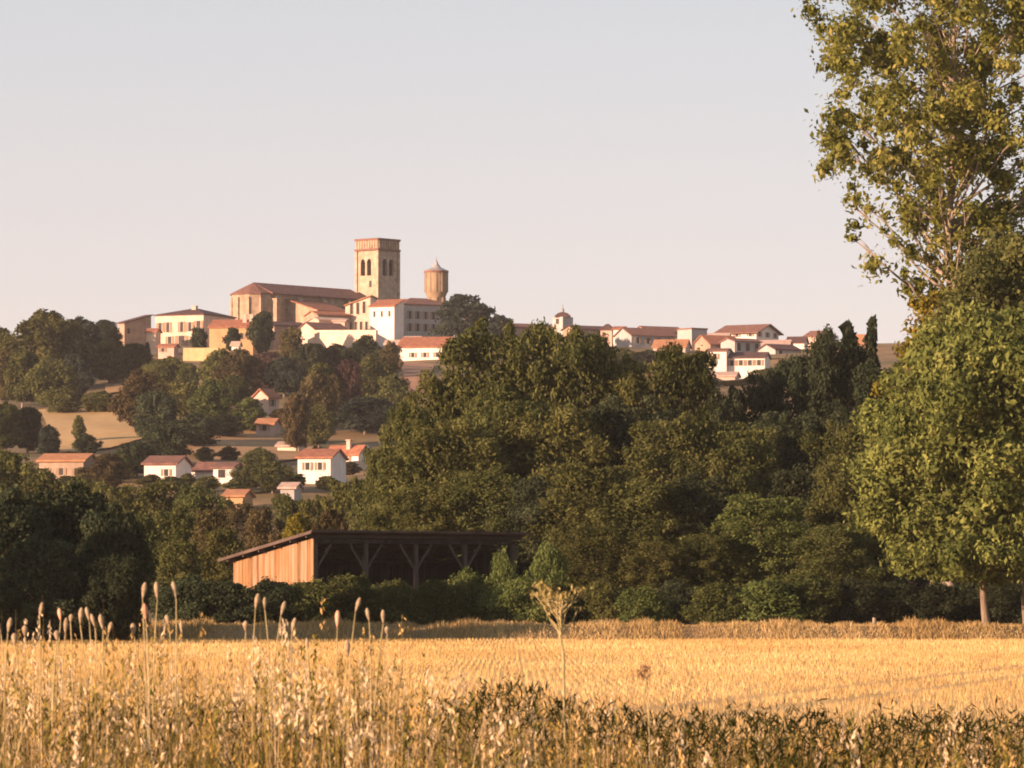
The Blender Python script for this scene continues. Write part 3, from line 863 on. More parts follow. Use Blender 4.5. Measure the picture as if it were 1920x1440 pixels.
def church():
    Y0 = 1092.0
    m = Y0 / F
    xc = 507
    X = at(xc, 700, Y0)[0]
    g = float(T(X, Y0)) - 3
    root = empty('church', (X, Y0, g), ca, 'stone hilltop church with long nave, rounded apse and square belfry tower', 'church')
    L = (676 - 507) * m / math.cos(ca) * 1.04
    D = 2 * (507 - 440) * m / math.sin(ca) * .5
    ze = zat(549, Y0) - g; zr = zat(536, Y0 + 8) - g + .5
    W = MB(); W.box(0, L, 0, D, 0, ze); W.build('nave_wall', STONE, root)
    # polygonal apse at the near (u<0) end
    n = 6; cx, cy, R_ = 0, D / 2, D / 2
    pts = [(cx - R_ * math.sin(math.pi * k / n) * .95, cy - R_ * math.cos(math.pi * k / n)) for k in range(n + 1)]
    A = MB()
    vs = [(x, y, 0) for x, y in pts] + [(x, y, ze - .3) for x, y in pts]
    A.add(vs, [(k, n + 1 + k, n + 2 + k, k + 1) for k in range(n)] + [tuple(range(n + 1, 2 * n + 2))])
    A.build('apse', STONE, root)
    Rf = MB(); o = .6
    Rf.slab([(0, -o, ze), (L, -o, ze), (L, D / 2, zr), (0, D / 2, zr)], .3)
    Rf.slab([(0, D / 2, zr), (L, D / 2, zr), (L, D + o, ze), (0, D + o, ze)], .3)
    po = [(x * 1.08, cy + (y - cy) * 1.05) for x, y in pts]
    for k in range(n):
        Rf.slab([(po[k + 1][0], po[k + 1][1], ze - .1), (po[k][0], po[k][1], ze - .1), (0, D / 2, zr)], .25)
    Rf.build('roof', TILE['brown'], root)
    for u in (.4, L * .25, L * .5, L * .76):
        b = MB(); b.box(u, u + 1.1, -1.5, -.004, 0, ze - 1.2)
        b.add([(u, -1.5, ze - 1.2), (u + 1.1, -1.5, ze - 1.2), (u + 1.1, 0, ze - .3), (u, 0, ze - .3)], [(0, 1, 2, 3)])
        b.build('buttress', STONE, root)
    for k in (1, 2, 3, 4):
        x, y = pts[k]; dx_, dy_ = x - cx, y - cy; l = math.hypot(dx_, dy_); dx_, dy_ = dx_ / l, dy_ / l
        b = MB(); b.bar((x + dx_ * .05, y + dy_ * .05, 0), (x + dx_ * .05, y + dy_ * .05, ze - 1), .4, .5); b.build('buttress', STONE, root)
    # lean-to side chapel against the nave wall: end face lit
    s = MB(); u0, u1, v0 = L * .16, L * .5, -9.5
    h1, h0 = zat(560, Y0) - g, zat(583, Y0) - g
    s.add([(u0, v0, 0), (u1, v0, 0), (u1, -.02, 0), (u0, -.02, 0), (u0, v0, h0), (u1, v0, h0), (u1, -.02, h1), (u0, -.02, h1)],
          [(0, 1, 5, 4), (1, 2, 6, 5), (3, 0, 4, 7), (4, 5, 6, 7)])
    s.build('side_chapel', STONE, root)
    sr = MB(); sr.slab([(u0 - .4, v0 - .4, h0 + .1), (u1 + .4, v0 - .4, h0 + .1), (u1 + .4, -.02, h1 + .25), (u0 - .4, -.02, h1 + .25)], .22)
    sr.build('chapel_roof', TILE['red'], root)
    for u in (L * .62, L * .86):
        wv = MB(); z = ze - 3.2
        wv.box(u - .6, u + .6, -.06, -.004, z - 1.5, z + 1.2); wv.build('window', GLASS, root)
    # ---------------- tower (own frame)
    Yt = 1118.0; mt = Yt / F
    Xt = at(708.5, 700, Yt)[0]
    tw = bpy.data.objects.new('tower', None); COL.objects.link(tw)
    # as a direct child with parts merged into meshes below
    bpy.data.objects.remove(tw)
    S = 7.25
    P = Vector((Xt - X, Yt - Y0, 0)); P.rotate(__import__('mathutils').Euler((0, 0, -ca)))
    ox, oy = P.x, P.y
    zt = zat(446, Yt) - g; zc = zat(469, Yt) - g; zb1 = zat(477, Yt) - g; zb0 = zat(518, Yt) - g
    Tm = MB()
    D1 = S * 1.0; L1 = S * .98
    L1 = (745.5 - 708.5) * mt / math.cos(ca); D1 = (708.5 - 667.5) * mt / math.sin(ca)
    Tm.box(ox, ox + L1, oy, oy + D1, 0, zb0 - .6)
    # belfry stage with real arched openings, sliced
    t = .8

    def slices(face):
        Wd = L1 if face == 'R' else D1
        cs = [(.34, .115), (.67, .115)]
        nS = 44; dw = Wd / nS
        for i in range(nS):
            c = (i + .5) / nS
            hole = None
            for (q, hw) in cs:
                if abs(c - q) < hw:
                    hole = (zb0 + .3, zb1 - .9 - .9 * (1 - math.sqrt(max(0, 1 - ((c - q) / hw) ** 2))))
            spans = [(zb0 - .6, zc)] if not hole else [(zb0 - .6, hole[0]), (hole[1], zc)]
            for (a_, b_) in spans:
                if face == 'R': Tm.box(ox + i * dw, ox + (i + 1) * dw, oy, oy + t, a_, b_)
                else: Tm.box(ox, ox + t, oy + i * dw + (t if i == 0 else 0) * 0, oy + (i + 1) * dw, a_, b_)
    # right face
    slices('R')
    oy += 0.0
    # left face starts behind the corner so the two skins only butt
    bD = D1; D1s = D1 - t
    keep = oy; oy = oy + t; D1 = D1s
    slices('L')
    oy = keep; D1 = bD
    Tm.box(ox + L1 - t, ox + L1, oy + t, oy + D1, zb0 - .6, zc)
    Tm.box(ox + t, ox + L1 - t, oy + D1 - t, oy + D1, zb0 - .6, zc)
    Tm.build('tower_wall', BRICKP, root)
    core = MB(); core.box(ox + t + .3, ox + L1 - t - .3, oy + t + .3, oy + D1 - t - .3, zb0 - .5, zc - .1)
    for z in np.arange(zb0 + .2, zb1 - .8, .55):
        core.box(ox + t + .02, ox + L1 - t - .02, oy + t - .25, oy + t + .28, z, z + .1)
        core.box(ox + t - .25, ox + t + .28, oy + t + .3, oy + D1 - t - .1, z, z + .1)
    core.build('louvre', LOUVRE, root)
    # corner pilasters
    for (u, v) in ((0, 0), (1, 0), (0, 1), (1, 1)):
        b = MB(); cx_, cy_ = ox + u * L1, oy + v * D1
        b.box(cx_ - .32, cx_ + .32, cy_ - .32, cy_ + .32, 0, zc - .05); b.build('pilaster', BRICKP, root)
    # cornice + parapet with sunk panels
    c = MB(); c.box(ox - .42, ox + L1 + .42, oy - .42, oy + D1 + .42, zc + .003, zc + .45)
    c.box(ox - .4, ox + L1 + .4, oy - .4, oy + D1 + .4, zt - .5, zt)
    c.build('cornice', TILE['brown'], root)
    p = MB(); p.box(ox - .2, ox + L1 + .2, oy - .2, oy + D1 + .2, zc + .453, zt - .503)
    for k in range(9):
        q = ox - .2 + (L1 + .4) * (k + .5) / 9; p.box(q - .16, q + .16, oy - .36, oy - .203, zc + .453, zt - .503)
        q = oy - .2 + (D1 + .4) * (k + .5) / 9; p.box(ox - .36, ox - .203, q - .16, q + .16, zc + .453, zt - .503)
    p.build('parapet', STONE, root)
    w_ = MB(); z = zat(531, Yt) - g; w_.box(ox - .06, ox - .004, oy + D1 * .3, oy + D1 * .3 + .7, z - .8, z + .7); w_.build('window', GLASS, root)


church()
# --- around the church
B('town_house', 'tall cream stone building directly in front of the church tower', 647, 694, 700, 1082, 68, 556, None, 'mono', 'cream', 'orange', L=7, slope=(-.3, -2.0), group='houses of the hilltop village',
  winL=[(.25, 578, .8, 2.6), (.5, 578, .8, 2.6), (.75, 576, .8, 2.6)] + wins(4, 612, .7, 2.2, .2, .85), shut=False)
B('town_house', 'bright cream three storey house below the tower, right of the tall one', 693, 739, 756, 1068, 64, 574, None, 'mono', 'white', 'red', slope=(1.5, 0), winL=wins(3, 588, .6, 1.3, .18, .8), winR=[], shut=False)
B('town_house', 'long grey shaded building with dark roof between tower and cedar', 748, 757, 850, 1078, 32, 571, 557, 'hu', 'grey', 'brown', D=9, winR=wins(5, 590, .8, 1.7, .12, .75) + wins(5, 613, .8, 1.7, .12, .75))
B('town_house', 'low sunlit house with a pale corner left of the terrace wall', 576, 590, 650, 1056, 40, 617, 604, 'gu', 'cream', 'brown', D=6)
B('terrace_house', 'small pinkish block at the left foot of the tall cream building', 624, 646, 650, 1066, 65, 602, 598, 'gv', 'pink', 'pale', L=4)
tw_ = MB(); a0, a1 = at(578, 650, 1056), at(706, 650, 1034)
tw_.bar((a0[0], a0[1], zat(632, 1056) - 2), (a1[0], a1[1], zat(632, 1034) - 2), .5, 7)
tag(tw_.build('terrace_wall', PLA['cream']), 'long sunlit cream terrace wall in front of the church', 'wall')
B('house', 'low house with a long red roof just below the nave wall', 590, 596, 655, 1078, 30, 590, 583, 'gu', 'brown', 'red', D=6)
B('house', 'low brown house with a pale flat top between side chapel and tall cream building', 592, 598, 650, 1070, 30, 600, 595, 'gu', 'pink', 'pale', D=5)
B('house', 'low brown roofed house behind the oval dark tree', 508, 514, 575, 1062, 35, 610, 602, 'gu', 'brown', 'dark', D=7)
B('house', 'low bright white house with a wide red roof below the cedar', 746, 838, 850, 1000, 70, 650, 630, 'gv', 'white', 'red', L=11, winL=wins(3, 665, .8, 1.0, .3, .8), shut=True)
B('shed', 'small white shed right of the low house with wide red roof', 850, 868, 872, 992, 66, 652, 643, 'gv', 'white', 'brown', L=5)
B('shed', 'tiny pale shed beside the foot of the bright cream house', 722, 745, 750, 1018, 64, 645, 638, 'gv', 'white', 'pale', L=3)
# pale flat roofs glinting behind it
B('shed', 'tiny pale shed above the low house with wide red roof', 758, 785, 788, 1024, 66, 636, 631, 'gv', 'white', 'pale', L=3)


# --- water tower behind
def water_tower():
    Y = 1190.0; m = Y / F
    X = at(818, 700, Y)[0]; g = float(T(X, Y)) - 1
    root = empty('water_tower', (X, Y, g), 0, 'round water tower with a wider tank and pointed cap right of the church', 'water tower')
    zt = zat(507, Y) - g; z1 = zat(548, Y) - g; z2 = zat(558, Y) - g
    s = MB(); s.lathe([(2.2, 0), (2.1, z2 - .01)], 32)
    for k in range(8):
        a = k * math.pi / 4; s.bar((2.15 * math.cos(a), 2.15 * math.sin(a), 0), (2.15 * math.cos(a), 2.15 * math.sin(a), z2), .4)
    s.build('shaft', CONC, root)
    t = MB(); t.lathe([(2.2, z2), (2.75, z1), (2.8, zt - .6)], 40)
    for k in range(12):
        a = k * math.pi / 6; t.bar((2.8 * math.cos(a), 2.8 * math.sin(a), z1), (2.8 * math.cos(a), 2.8 * math.sin(a), zt - .6), .25)
    t.build('tank', CONC, root)
    c = MB(); c.lathe([(3.0, zt - .59), (3.0, zt - .1)], 40); c.build('rim', TILE['brown'], root)
    r = MB(); r.lathe([(2.9, zt - .098), (1.2, zt + .7), (.55, zt + 1.5), (.10, zt + 2.6), (.05, zt + 3.4)], 32); r.build('cap', METAL, root)


water_tower()


# --- little lantern tower on the skyline right
def lantern():
    Y = 1120.0; m = Y / F
    X = at(1055, 700, Y)[0]; g = float(T(X, Y)) - 1
    root = empty('lantern_tower', (X, Y, g), RAD(45), 'small pale lantern tower with dark cap poking above the wood', 'tower')
    zt = zat(595, Y) - g
    w = MB(); w.box(-1.7, 1.7, -1.7, 1.7, 0, zt)
    w.build('wall', PLA['grey'], root)
    r = MB(); r.lathe([(2.6, zt + .003), (2.6, zt + .3), (1.6, zt + .9), (.5, zt + 1.2)], 4); r.build('roof', TILE['dark'], root)
    f = MB(); f.lathe([(.35, zt + 1.2), (.4, zt + 1.8), (.12, zt + 2.1), (.05, zt + 3.2)], 8); f.build('finial', METAL, root)
    o = MB(); o.box(-1.73, -1.703, -.5, .5, zt - 1.6, zt - .4); o.build('opening', GLASS, root)


lantern()
# --- right part of the village
B('house', 'low brown roofed house on the skyline right of the cedar', 955, 962, 1040, 1100, 30, 614, 606, 'gu', 'brown', 'brown', D=6)
B('house', 'low dark roofed house on the skyline right of the lantern tower', 1075, 1080, 1150, 1100, 30, 617, 610, 'gu', 'brown', 'dark', D=6)
B('house', 'small lit wall with a dark pyramid roof, left of a pair', 1126, 1147, 1152, 1080, 66, 619, 608, 'hv', 'pink', 'dark', L=4)
B('house', 'small bright white wall under a red roof, right of a pair', 1150, 1168, 1190, 1075, 60, 617, 612, 'gv', 'white', 'red', L=5)
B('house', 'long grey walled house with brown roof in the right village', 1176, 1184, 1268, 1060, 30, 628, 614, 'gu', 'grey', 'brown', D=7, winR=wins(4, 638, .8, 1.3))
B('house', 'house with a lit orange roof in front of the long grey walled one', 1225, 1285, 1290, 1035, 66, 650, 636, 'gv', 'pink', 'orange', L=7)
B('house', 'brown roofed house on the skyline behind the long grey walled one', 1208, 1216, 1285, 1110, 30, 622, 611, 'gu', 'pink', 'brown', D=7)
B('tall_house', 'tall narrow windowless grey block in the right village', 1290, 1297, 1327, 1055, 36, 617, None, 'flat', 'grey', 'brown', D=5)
B('house', 'house with dark red roof right of the tall grey block', 1326, 1332, 1392, 1050, 30, 645, 628, 'gu', 'brown', 'red', D=7)
B('house', 'pale roofed house behind the dark red roof of the right village', 1318, 1362, 1380, 1070, 60, 640, 624, 'gv', 'pink', 'pale', L=8)
B('big_house', 'topmost bright white house with dark roof in the right village', 1348, 1418, 1464, 1085, 58, 622, 607, 'gv', 'white', 'brown', winL=wins(3, 626, .9, 1.1), winR=wins(3, 626, .9, 1.1), over=.9)
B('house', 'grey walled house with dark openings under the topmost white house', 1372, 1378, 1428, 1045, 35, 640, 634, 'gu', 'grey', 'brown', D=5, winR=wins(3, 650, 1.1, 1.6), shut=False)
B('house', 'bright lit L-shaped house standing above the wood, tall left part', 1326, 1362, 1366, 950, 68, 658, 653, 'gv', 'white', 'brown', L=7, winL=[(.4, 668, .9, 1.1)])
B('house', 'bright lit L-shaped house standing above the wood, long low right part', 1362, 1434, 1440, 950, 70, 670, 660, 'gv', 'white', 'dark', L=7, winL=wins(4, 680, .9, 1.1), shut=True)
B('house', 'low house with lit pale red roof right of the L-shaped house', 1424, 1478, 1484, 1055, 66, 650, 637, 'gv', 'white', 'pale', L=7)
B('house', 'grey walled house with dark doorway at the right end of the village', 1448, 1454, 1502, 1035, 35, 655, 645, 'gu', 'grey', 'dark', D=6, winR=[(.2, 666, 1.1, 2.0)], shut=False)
B('house', 'small house with dark roof and lit white wall near the conifers', 1476, 1508, 1524, 1075, 60, 642, 631, 'gv', 'white', 'dark', L=6)
B('house', 'rightmost tiny brown roofed house of the visible village', 1510, 1530, 1545, 1085, 55, 630, 620, 'gv', 'pink', 'brown', L=6)
B('house', 'pale lean-to roof below the left foot of the L-shaped house', 1338, 1378, 1384, 930, 66, 705, 697, 'gv', 'pink', 'pale', L=6)
B('house', 'orange roofed house glimpsed between the two conifer spires', 1598, 1632, 1640, 1040, 62, 650, 626, 'gv', 'ochre', 'orange', L=9)

# --- houses on the slope
G_SL = 'houses scattered on the slope below the village'
def S(*a, **k): return B(*a, group=G_SL, deep=.6, **k)
S('house', 'small white house with a pinkish red roof on the middle slope', 474, 503, 522, ground_at(490, 778), 52, 744, 730, 'gu', 'pink', 'red', winR=[(.4, 755, .8, 1.1)])
S('house', 'tiny house with orange gable in the middle of the slope', 480, 512, 516, ground_at(496, 822), 66, 795, 785, 'gv', 'pink', 'orange', L=5, winL=[(.5, 802, .8, .9)])
S('farmhouse', 'long low farmhouse with orange roof strip below the golden meadow', 72, 157, 162, ground_at(115, 905), 68, 864, 851, 'gv', 'brown', 'orange', L=7, winL=wins(3, 884, .7, .9))
S('shed', 'tiny white shed between the long farmhouse and the brown roofed house', 230, 246, 250, ground_at(240, 896), 60, 886, 879, 'gv', 'white', 'pale', L=2.5)
S('house', 'white house with brown roof, left of the row of low white sheds', 270, 330, 338, ground_at(300, 908), 68, 870, 855, 'gv', 'white', 'brown', L=8, winL=[(.7, 886, .7, .9)])
S('shed', 'left low shed with a white wall and brown roof between two white houses', 335, 366, 369, ground_at(350, 897), 68, 882, 870, 'gv', 'white', 'brown', L=5)
S('shed', 'right low shed with a white wall and brown roof between two white houses', 366, 398, 402, ground_at(380, 899), 68, 883, 868, 'gv', 'white', 'brown', L=5)
S('house', 'square pinkish house with one dark window, right end of the row of sheds', 400, 436, 441, ground_at(418, 910), 68, 877, 868, 'gv', 'white', 'brown', L=6, winL=[(.45, 888, 1.1, 1.1)], shut=False)
S('house', 'square white house with red roof on the lower slope', 558, 620, 626, ground_at(590, 908), 72, 858, 842, 'gv', 'white', 'red', L=9, winL=[(.3, 874, .7, 1.0), (.68, 874, .7, 1.0)])
S('house', 'long red roofed wing with white wall and chimney behind the square white house', 612, 672, 692, ground_at(645, 880), 62, 851, 836, 'gv', 'white', 'red', chim=[(.3, .4, .6, .8)], winL=[(.6, 858, .9, .9)])
# round grey tank beside it
Yk = ground_at(690, 872); Xk = at(686, 700, Yk)[0]; gk = float(T(Xk, Yk)) - .3
tk = empty('water_tank', (Xk, Yk, gk), 0, 'round grey domed tank at the right end of the red roofed wing', 'tank')
mb = MB(); zz = zat(845, Yk) - gk; mb.lathe([(1.25, 0), (1.25, zz), ], 24); mb.build('body', METAL, tk, True)
mb = MB(); mb.lathe([(1.3, zz + .003), (1.2, zz + .35), (.8, zz + .65), (.3, zz + .8)], 24); mb.build('lid', METAL, tk, True)
gw = MB(); a0, a1 = at(632, 872, ground_at(640, 884)), at(684, 872, ground_at(684, 880))
gw.bar((a0[0], a0[1], T(a0[0], a0[1]) + .4), (a1[0], a1[1], T(a1[0], a1[1]) + .4), .35, 1.8)
tag(gw.build('garden_wall', PLA['cream']), 'low sunlit garden wall below the red roofed wing', 'wall')
S('shed', 'beige open shed on the slope above the square white house', 520, 560, 564, ground_at(540, 850), 68, 836, 829, 'gv', 'cream', 'pale', L=4)
S('house', 'small orange lit gable among the valley trees', 421, 456, 460, ground_at(440, 962), 66, 930, 919, 'gv', 'ochre', 'orange', L=5)
S('shed', 'little grey and white shed among trees below the square white house', 526, 552, 558, ground_at(540, 955), 62, 915, 906, 'gv', 'grey', 'pale', L=4)
S('shed', 'tiny ochre shed just above the barn ridge', 616, 640, 644, ground_at(628, 985), 64, 955, 945, 'gv', 'ochre', 'orange', L=4)


for x, tp, w_, lf, lb in [
    (284, 890, 40, 'olive', 'garden bush at the left foot of the white house with brown roof'),
    (324, 893, 36, 'green', 'garden bush at the right foot of the white house with brown roof'),
    (352, 888, 30, 'olive', 'garden bush in front of the left low shed'),
    (390, 892, 40, 'green', 'garden bush in front of the right low shed'),
    (446, 896, 40, 'olive', 'garden bush right of the pinkish house with one dark window'),
    (556, 888, 36, 'green', 'garden bush at the left foot of the square white house'),
    (614, 893, 40, 'olive', 'garden bush at the right foot of the square white house'),
    (82, 886, 44, 'olive', 'garden bush at the left foot of the long low farmhouse'),
    (128, 893, 50, 'green', 'garden bush in front of the middle of the long low farmhouse'),
    (164, 876, 40, 'brown', 'garden bush at the right end of the long low farmhouse'),
    (428, 938, 30, 'olive', 'garden bush in front of the small orange lit gable'),
    (655, 866, 36, 'brown', 'garden bush below the chimney wing of the white house'),
    (528, 926, 34, 'green', 'garden bush before the little grey and white shed'),
    (524, 766, 30, 'brown', 'garden bush in front of the small white house with pinkish roof')]:
    tree('garden_bush', 'oval', x, tp, w_ * 1.2, lf, lb, Y=ground_at(x, tp + 26) - 4, group='garden bushes around the slope houses', cat='bush')


# ------------------------------------------------------------------ barn
def wood_mat(name, c1, c2, c3, freq=5.5, axis='x'):
    m, nt, out = newmat(name)
    tc = N(nt, "ShaderNodeTexCoord"); sp = N(nt, "ShaderNodeSeparateXYZ")
    nt.links.new(tc.outputs['Object'], sp.inputs[0])
    ad = N(nt, "ShaderNodeMath", operation='ADD'); nt.links.new(sp.outputs[0], ad.inputs[0]); nt.links.new(sp.outputs[1], ad.inputs[1])
    ml = N(nt, "ShaderNodeMath", operation='MULTIPLY'); ml.inputs[1].default_value = freq; nt.links.new(ad.outputs[0], ml.inputs[0])
    fl = N(nt, "ShaderNodeMath", operation='FLOOR'); nt.links.new(ml.outputs[0], fl.inputs[0])
    wn_ = N(nt, "ShaderNodeTexWhiteNoise", noise_dimensions='1D'); nt.links.new(fl.outputs[0], wn_.inputs['W'])
    mp = N(nt, "ShaderNodeMapping"); mp.inputs['Scale'].default_value = (6, 6, .7); nt.links.new(tc.outputs['Object'], mp.inputs[0])
    no = N(nt, "ShaderNodeTexNoise"); no.inputs['Scale'].default_value = 1.2; no.inputs['Detail'].default_value = 8; nt.links.new(mp.outputs[0], no.inputs['Vector'])
    mx = N(nt, "ShaderNodeMath", operation='MULTIPLY_ADD'); mx.inputs[1].default_value = .45; nt.links.new(wn_.outputs[0], mx.inputs[0]); 
    m2 = N(nt, "ShaderNodeMath", operation='MULTIPLY'); m2.inputs[1].default_value = .6; nt.links.new(no.outputs[0], m2.inputs[0]); nt.links.new(m2.outputs[0], mx.inputs[2])
    col = ramp(nt, mx.outputs[0], [(.2, c1), (.5, c2), (.75, c3)])
    p = N(nt, "ShaderNodeBsdfPrincipled"); p.inputs['Roughness'].default_value = .85; nt.links.new(col, p.inputs['Base Color'])
    nt.links.new(p.outputs[0], out.inputs[0])
    return m


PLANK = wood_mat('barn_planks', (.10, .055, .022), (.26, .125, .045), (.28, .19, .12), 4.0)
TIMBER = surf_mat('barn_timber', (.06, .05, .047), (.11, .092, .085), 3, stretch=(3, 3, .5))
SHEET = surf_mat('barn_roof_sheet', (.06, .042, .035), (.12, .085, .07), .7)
INNER_SHADE = wood_mat('barn_shade_planks', (.018, .013, .011), (.035, .026, .022), (.05, .04, .034), 4.0)  # planks coloured near black, so the barn's inner shade is partly painted


def barn():
    Y = 245.0; m = Y / F; a = RAD(40)
    X = at(590, 700, Y)[0]; g = float(T(X, Y)) - .05
    root = empty('barn', (X, Y, g), a, 'open fronted wooden barn with a lit orange plank end wall and thin mono pitch roof', 'barn')
    L = (968 - 590) * m / math.cos(a) * 1.0; D = (590 - 432) * m / math.sin(a) * 1.02
    hf = zat(1004, Y) - g; hb = zat(1050, Y + D * math.cos(a)) - g
    # end wall: individual planks
    w = MB(); n = 26
    for i in range(n):
        v0, v1 = D * i / n + .008, D * (i + 1) / n - .008
        t0, t1 = hf + (hb - hf) * v0 / D, hf + (hb - hf) * v1 / D
        j = .012 * math.sin(i * 12.3); zb = .05 + .12 * abs(math.sin(i * 3.7))
        w.add([(-.05 + j, v0, zb), (0.0 + j, v0, zb), (0.0 + j, v1, zb), (-.05 + j, v1, zb), (-.05 + j, v0, t0 - .1), (0.0 + j, v0, t0 - .1), (0.0 + j, v1, t1 - .1), (-.05 + j, v1, t1 - .1)],
              [(0, 3, 2, 1), (4, 5, 6, 7), (0, 1, 5, 4), (1, 2, 6, 5), (2, 3, 7, 6), (3, 0, 4, 7)])
    w.build('end_wall', PLANK, root)
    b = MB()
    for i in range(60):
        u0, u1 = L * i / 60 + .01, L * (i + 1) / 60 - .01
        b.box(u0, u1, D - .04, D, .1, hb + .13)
    b.build('back_wall', INNER_SHADE, root)
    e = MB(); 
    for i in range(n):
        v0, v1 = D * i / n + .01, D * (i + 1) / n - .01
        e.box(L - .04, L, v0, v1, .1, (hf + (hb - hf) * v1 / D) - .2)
    e.build('far_end_wall', INNER_SHADE, root)
    r = MB(); o = .55
    def hz(v): return hf + (hb - hf) * v / D
    r.slab([(-.6, -o, hz(-o) + .16), (L + .5, -o, hz(-o) + .16), (L + .5, D + o, hz(D + o) + .16), (-.6, D + o, hz(D + o) + .16)], .07)
    rf = r.build('roof', SHEET, root)
    for v in np.linspace(0.05, D - .1, 6):
        p = MB(); p.box(-.5, L + .4, v - .05, v + .05, hz(v) - .10, hz(v) + .06); p.build('purlin', TIMBER, rf)
    fb = MB(); fb.box(-.62, L + .52, -o - .05, -o, hz(-o) + .07, hz(-o) + .18); fb.bar((-.62, -o, hz(-o) + .06), (-.62, D + o, hz(D + o) + .06),   .05, .13); fb.build('fascia', SHEET, rf)
    bays = 4
    for k in range(bays + 1):
        u = .12 + (L - .24) * k / bays
        p = MB(); p.box(u - .10, u + .10, 0, .20, 0, hf - .38)
        p.build('post', TIMBER, root)
        q = MB()
        if k > 0: q.bar((u - .02, .12, hf - 1.75), (u - 1.05, .12, hf - .4), .11)
        if k < bays: q.bar((u + .02, .12, hf - 1.75), (u + 1.05, .12, hf - .4), .11)
        q.build('brace', TIMBER, root)
        q = MB(); q.bar((u, .15, hf - .28), (u, D - .15, hb - .22), .14, .18); q.build('rafter', TIMBER, root)
        if k: 
            p = MB(); p.box(u - .1, u + .1, D - .3, D - .1, 0, hb - .25); p.build('post', TIMBER, root)
    bm = MB(); bm.box(.0, L, .02, .22, hf - .378, hf - .16); bm.build('beam', INNER_SHADE, root)
    # things kept inside
    def loc(u, v): return (X + u * math.cos(a) - v * math.sin(a), Y + u * math.sin(a) + v * math.cos(a), g)
    st = empty('hay_stack', loc(L * .62, D * .60), a, 'greyish stack of bales in the right bays of the barn', 'bale stack')
    hb_ = MB()
    for i in range(7):
        for j in range(3 if i < 5 else 2):
            x = -2.6 + i * .95; hb_.box(x, x + .92, -.5 + .05 * math.sin(i * 5 + j), .5, .03 + j * .62, .62 + j * .62)
    hb_.build('bales', surf_mat('old_hay', (.12, .09, .06), (.20, .15, .10), 3), st)
    tr = empty('farm_trailer', loc(L * .17, D * .45), a, 'small old red farm trailer in the first bay of the barn', 'trailer')
    RED = surf_mat('old_red_paint', (.30, .04, .03), (.42, .08, .05), 3, rough=.5)
    q = MB(); q.box(-1.4, 1.4, -.8, .8, .75, .85)
    for s_ in (-1, 1): q.box(-1.4, 1.4, s_ * .8 - .03, s_ * .8 + .03, .853, 1.35)
    for s_ in (-1, 1): q.box(s_ * 1.4 - .03, s_ * 1.4 + .03, -.76, .76, .853, 1.35)
    q.bar((-1.4, 0, .7), (-2.6, 0, .5), .1); q.build('bed', RED, tr)
    for s_ in (-1, 1):
        wq = MB(); wq.tube([(0, s_ * .86, .42), (0, s_ * 1.05, .42)], [.42, .42], 20); wh = wq.build('wheel', LOUVRE, tr)
        wq = MB(); wq.tube([(0, s_ * 1.052, .42), (0, s_ * 1.08, .42)], [.2, .2], 14); wq.build('rim', RED, wh)


barn()

# stump and low posts at the field edge
for x, tp, h_, lb in [(1637, 1158, 1, 'small pale stump at the field edge left of the pale trunked tree')]:
    Y = 226.5; X = at(x, 700, Y)[0]; g = float(T(X, Y)) - .1
    mb = MB(); mb.tube([(X, Y, g), (X + .02, Y, zat(tp, Y))], [.10, .08], 8)
    tag(mb.build('tree_stump', BARK_PALE), lb, 'stump' if 'stump' in lb else 'stake')


# ------------------------------------------------------------------ grasses
def straw_mat(name, stops, trans=.25):
    m, nt, out = newmat(name)
    at_ = N(nt, "ShaderNodeAttribute", attribute_name="tint")
    col = ramp(nt, at_.outputs['Fac'], stops)
    d = N(nt, "ShaderNodeBsdfDiffuse"); t = N(nt, "ShaderNodeBsdfTranslucent"); mx = N(nt, "ShaderNodeMixShader"); mx.inputs[0].default_value = trans
    nt.links.new(col, d.inputs[0]); nt.links.new(col, t.inputs[0]); nt.links.new(d.outputs[0], mx.inputs[1]); nt.links.new(t.outputs[0], mx.inputs[2])
    nt.links.new(mx.outputs[0], out.inputs[0])
    return m


STUB = straw_mat('stubble', [(0, (.42, .26, .09)), (.5, (.61, .40, .155)), (1, (.76, .56, .27))])
DRY = straw_mat('dry_grass', [(0, (.06, .035, .012)), (.2, (.14, .085, .025)), (.35, (.20, .17, .04)), (.55, (.40, .26, .08)), (.8, (.56, .38, .16)), (1, (.66, .52, .34))])
EDGE = straw_mat('verge_grass', [(0, (.26, .17, .065)), (.5, (.44, .31, .135)), (1, (.60, .44, .22))])
BLADE = straw_mat('grass_leaves', [(0, (.04, .04, .014)), (.3, (.12, .12, .04)), (.55, (.24, .21, .08)), (.8, (.42, .31, .13)), (1, (.56, .45, .26))])
WEED = straw_mat('weeds_in_shade', [(0, (.010, .012, .005)), (.5, (.028, .032, .010)), (.85, (.075, .075, .020)), (1, (.14, .085, .03))], .35)  # greens near black: shade between the stalks put into the leaf colour


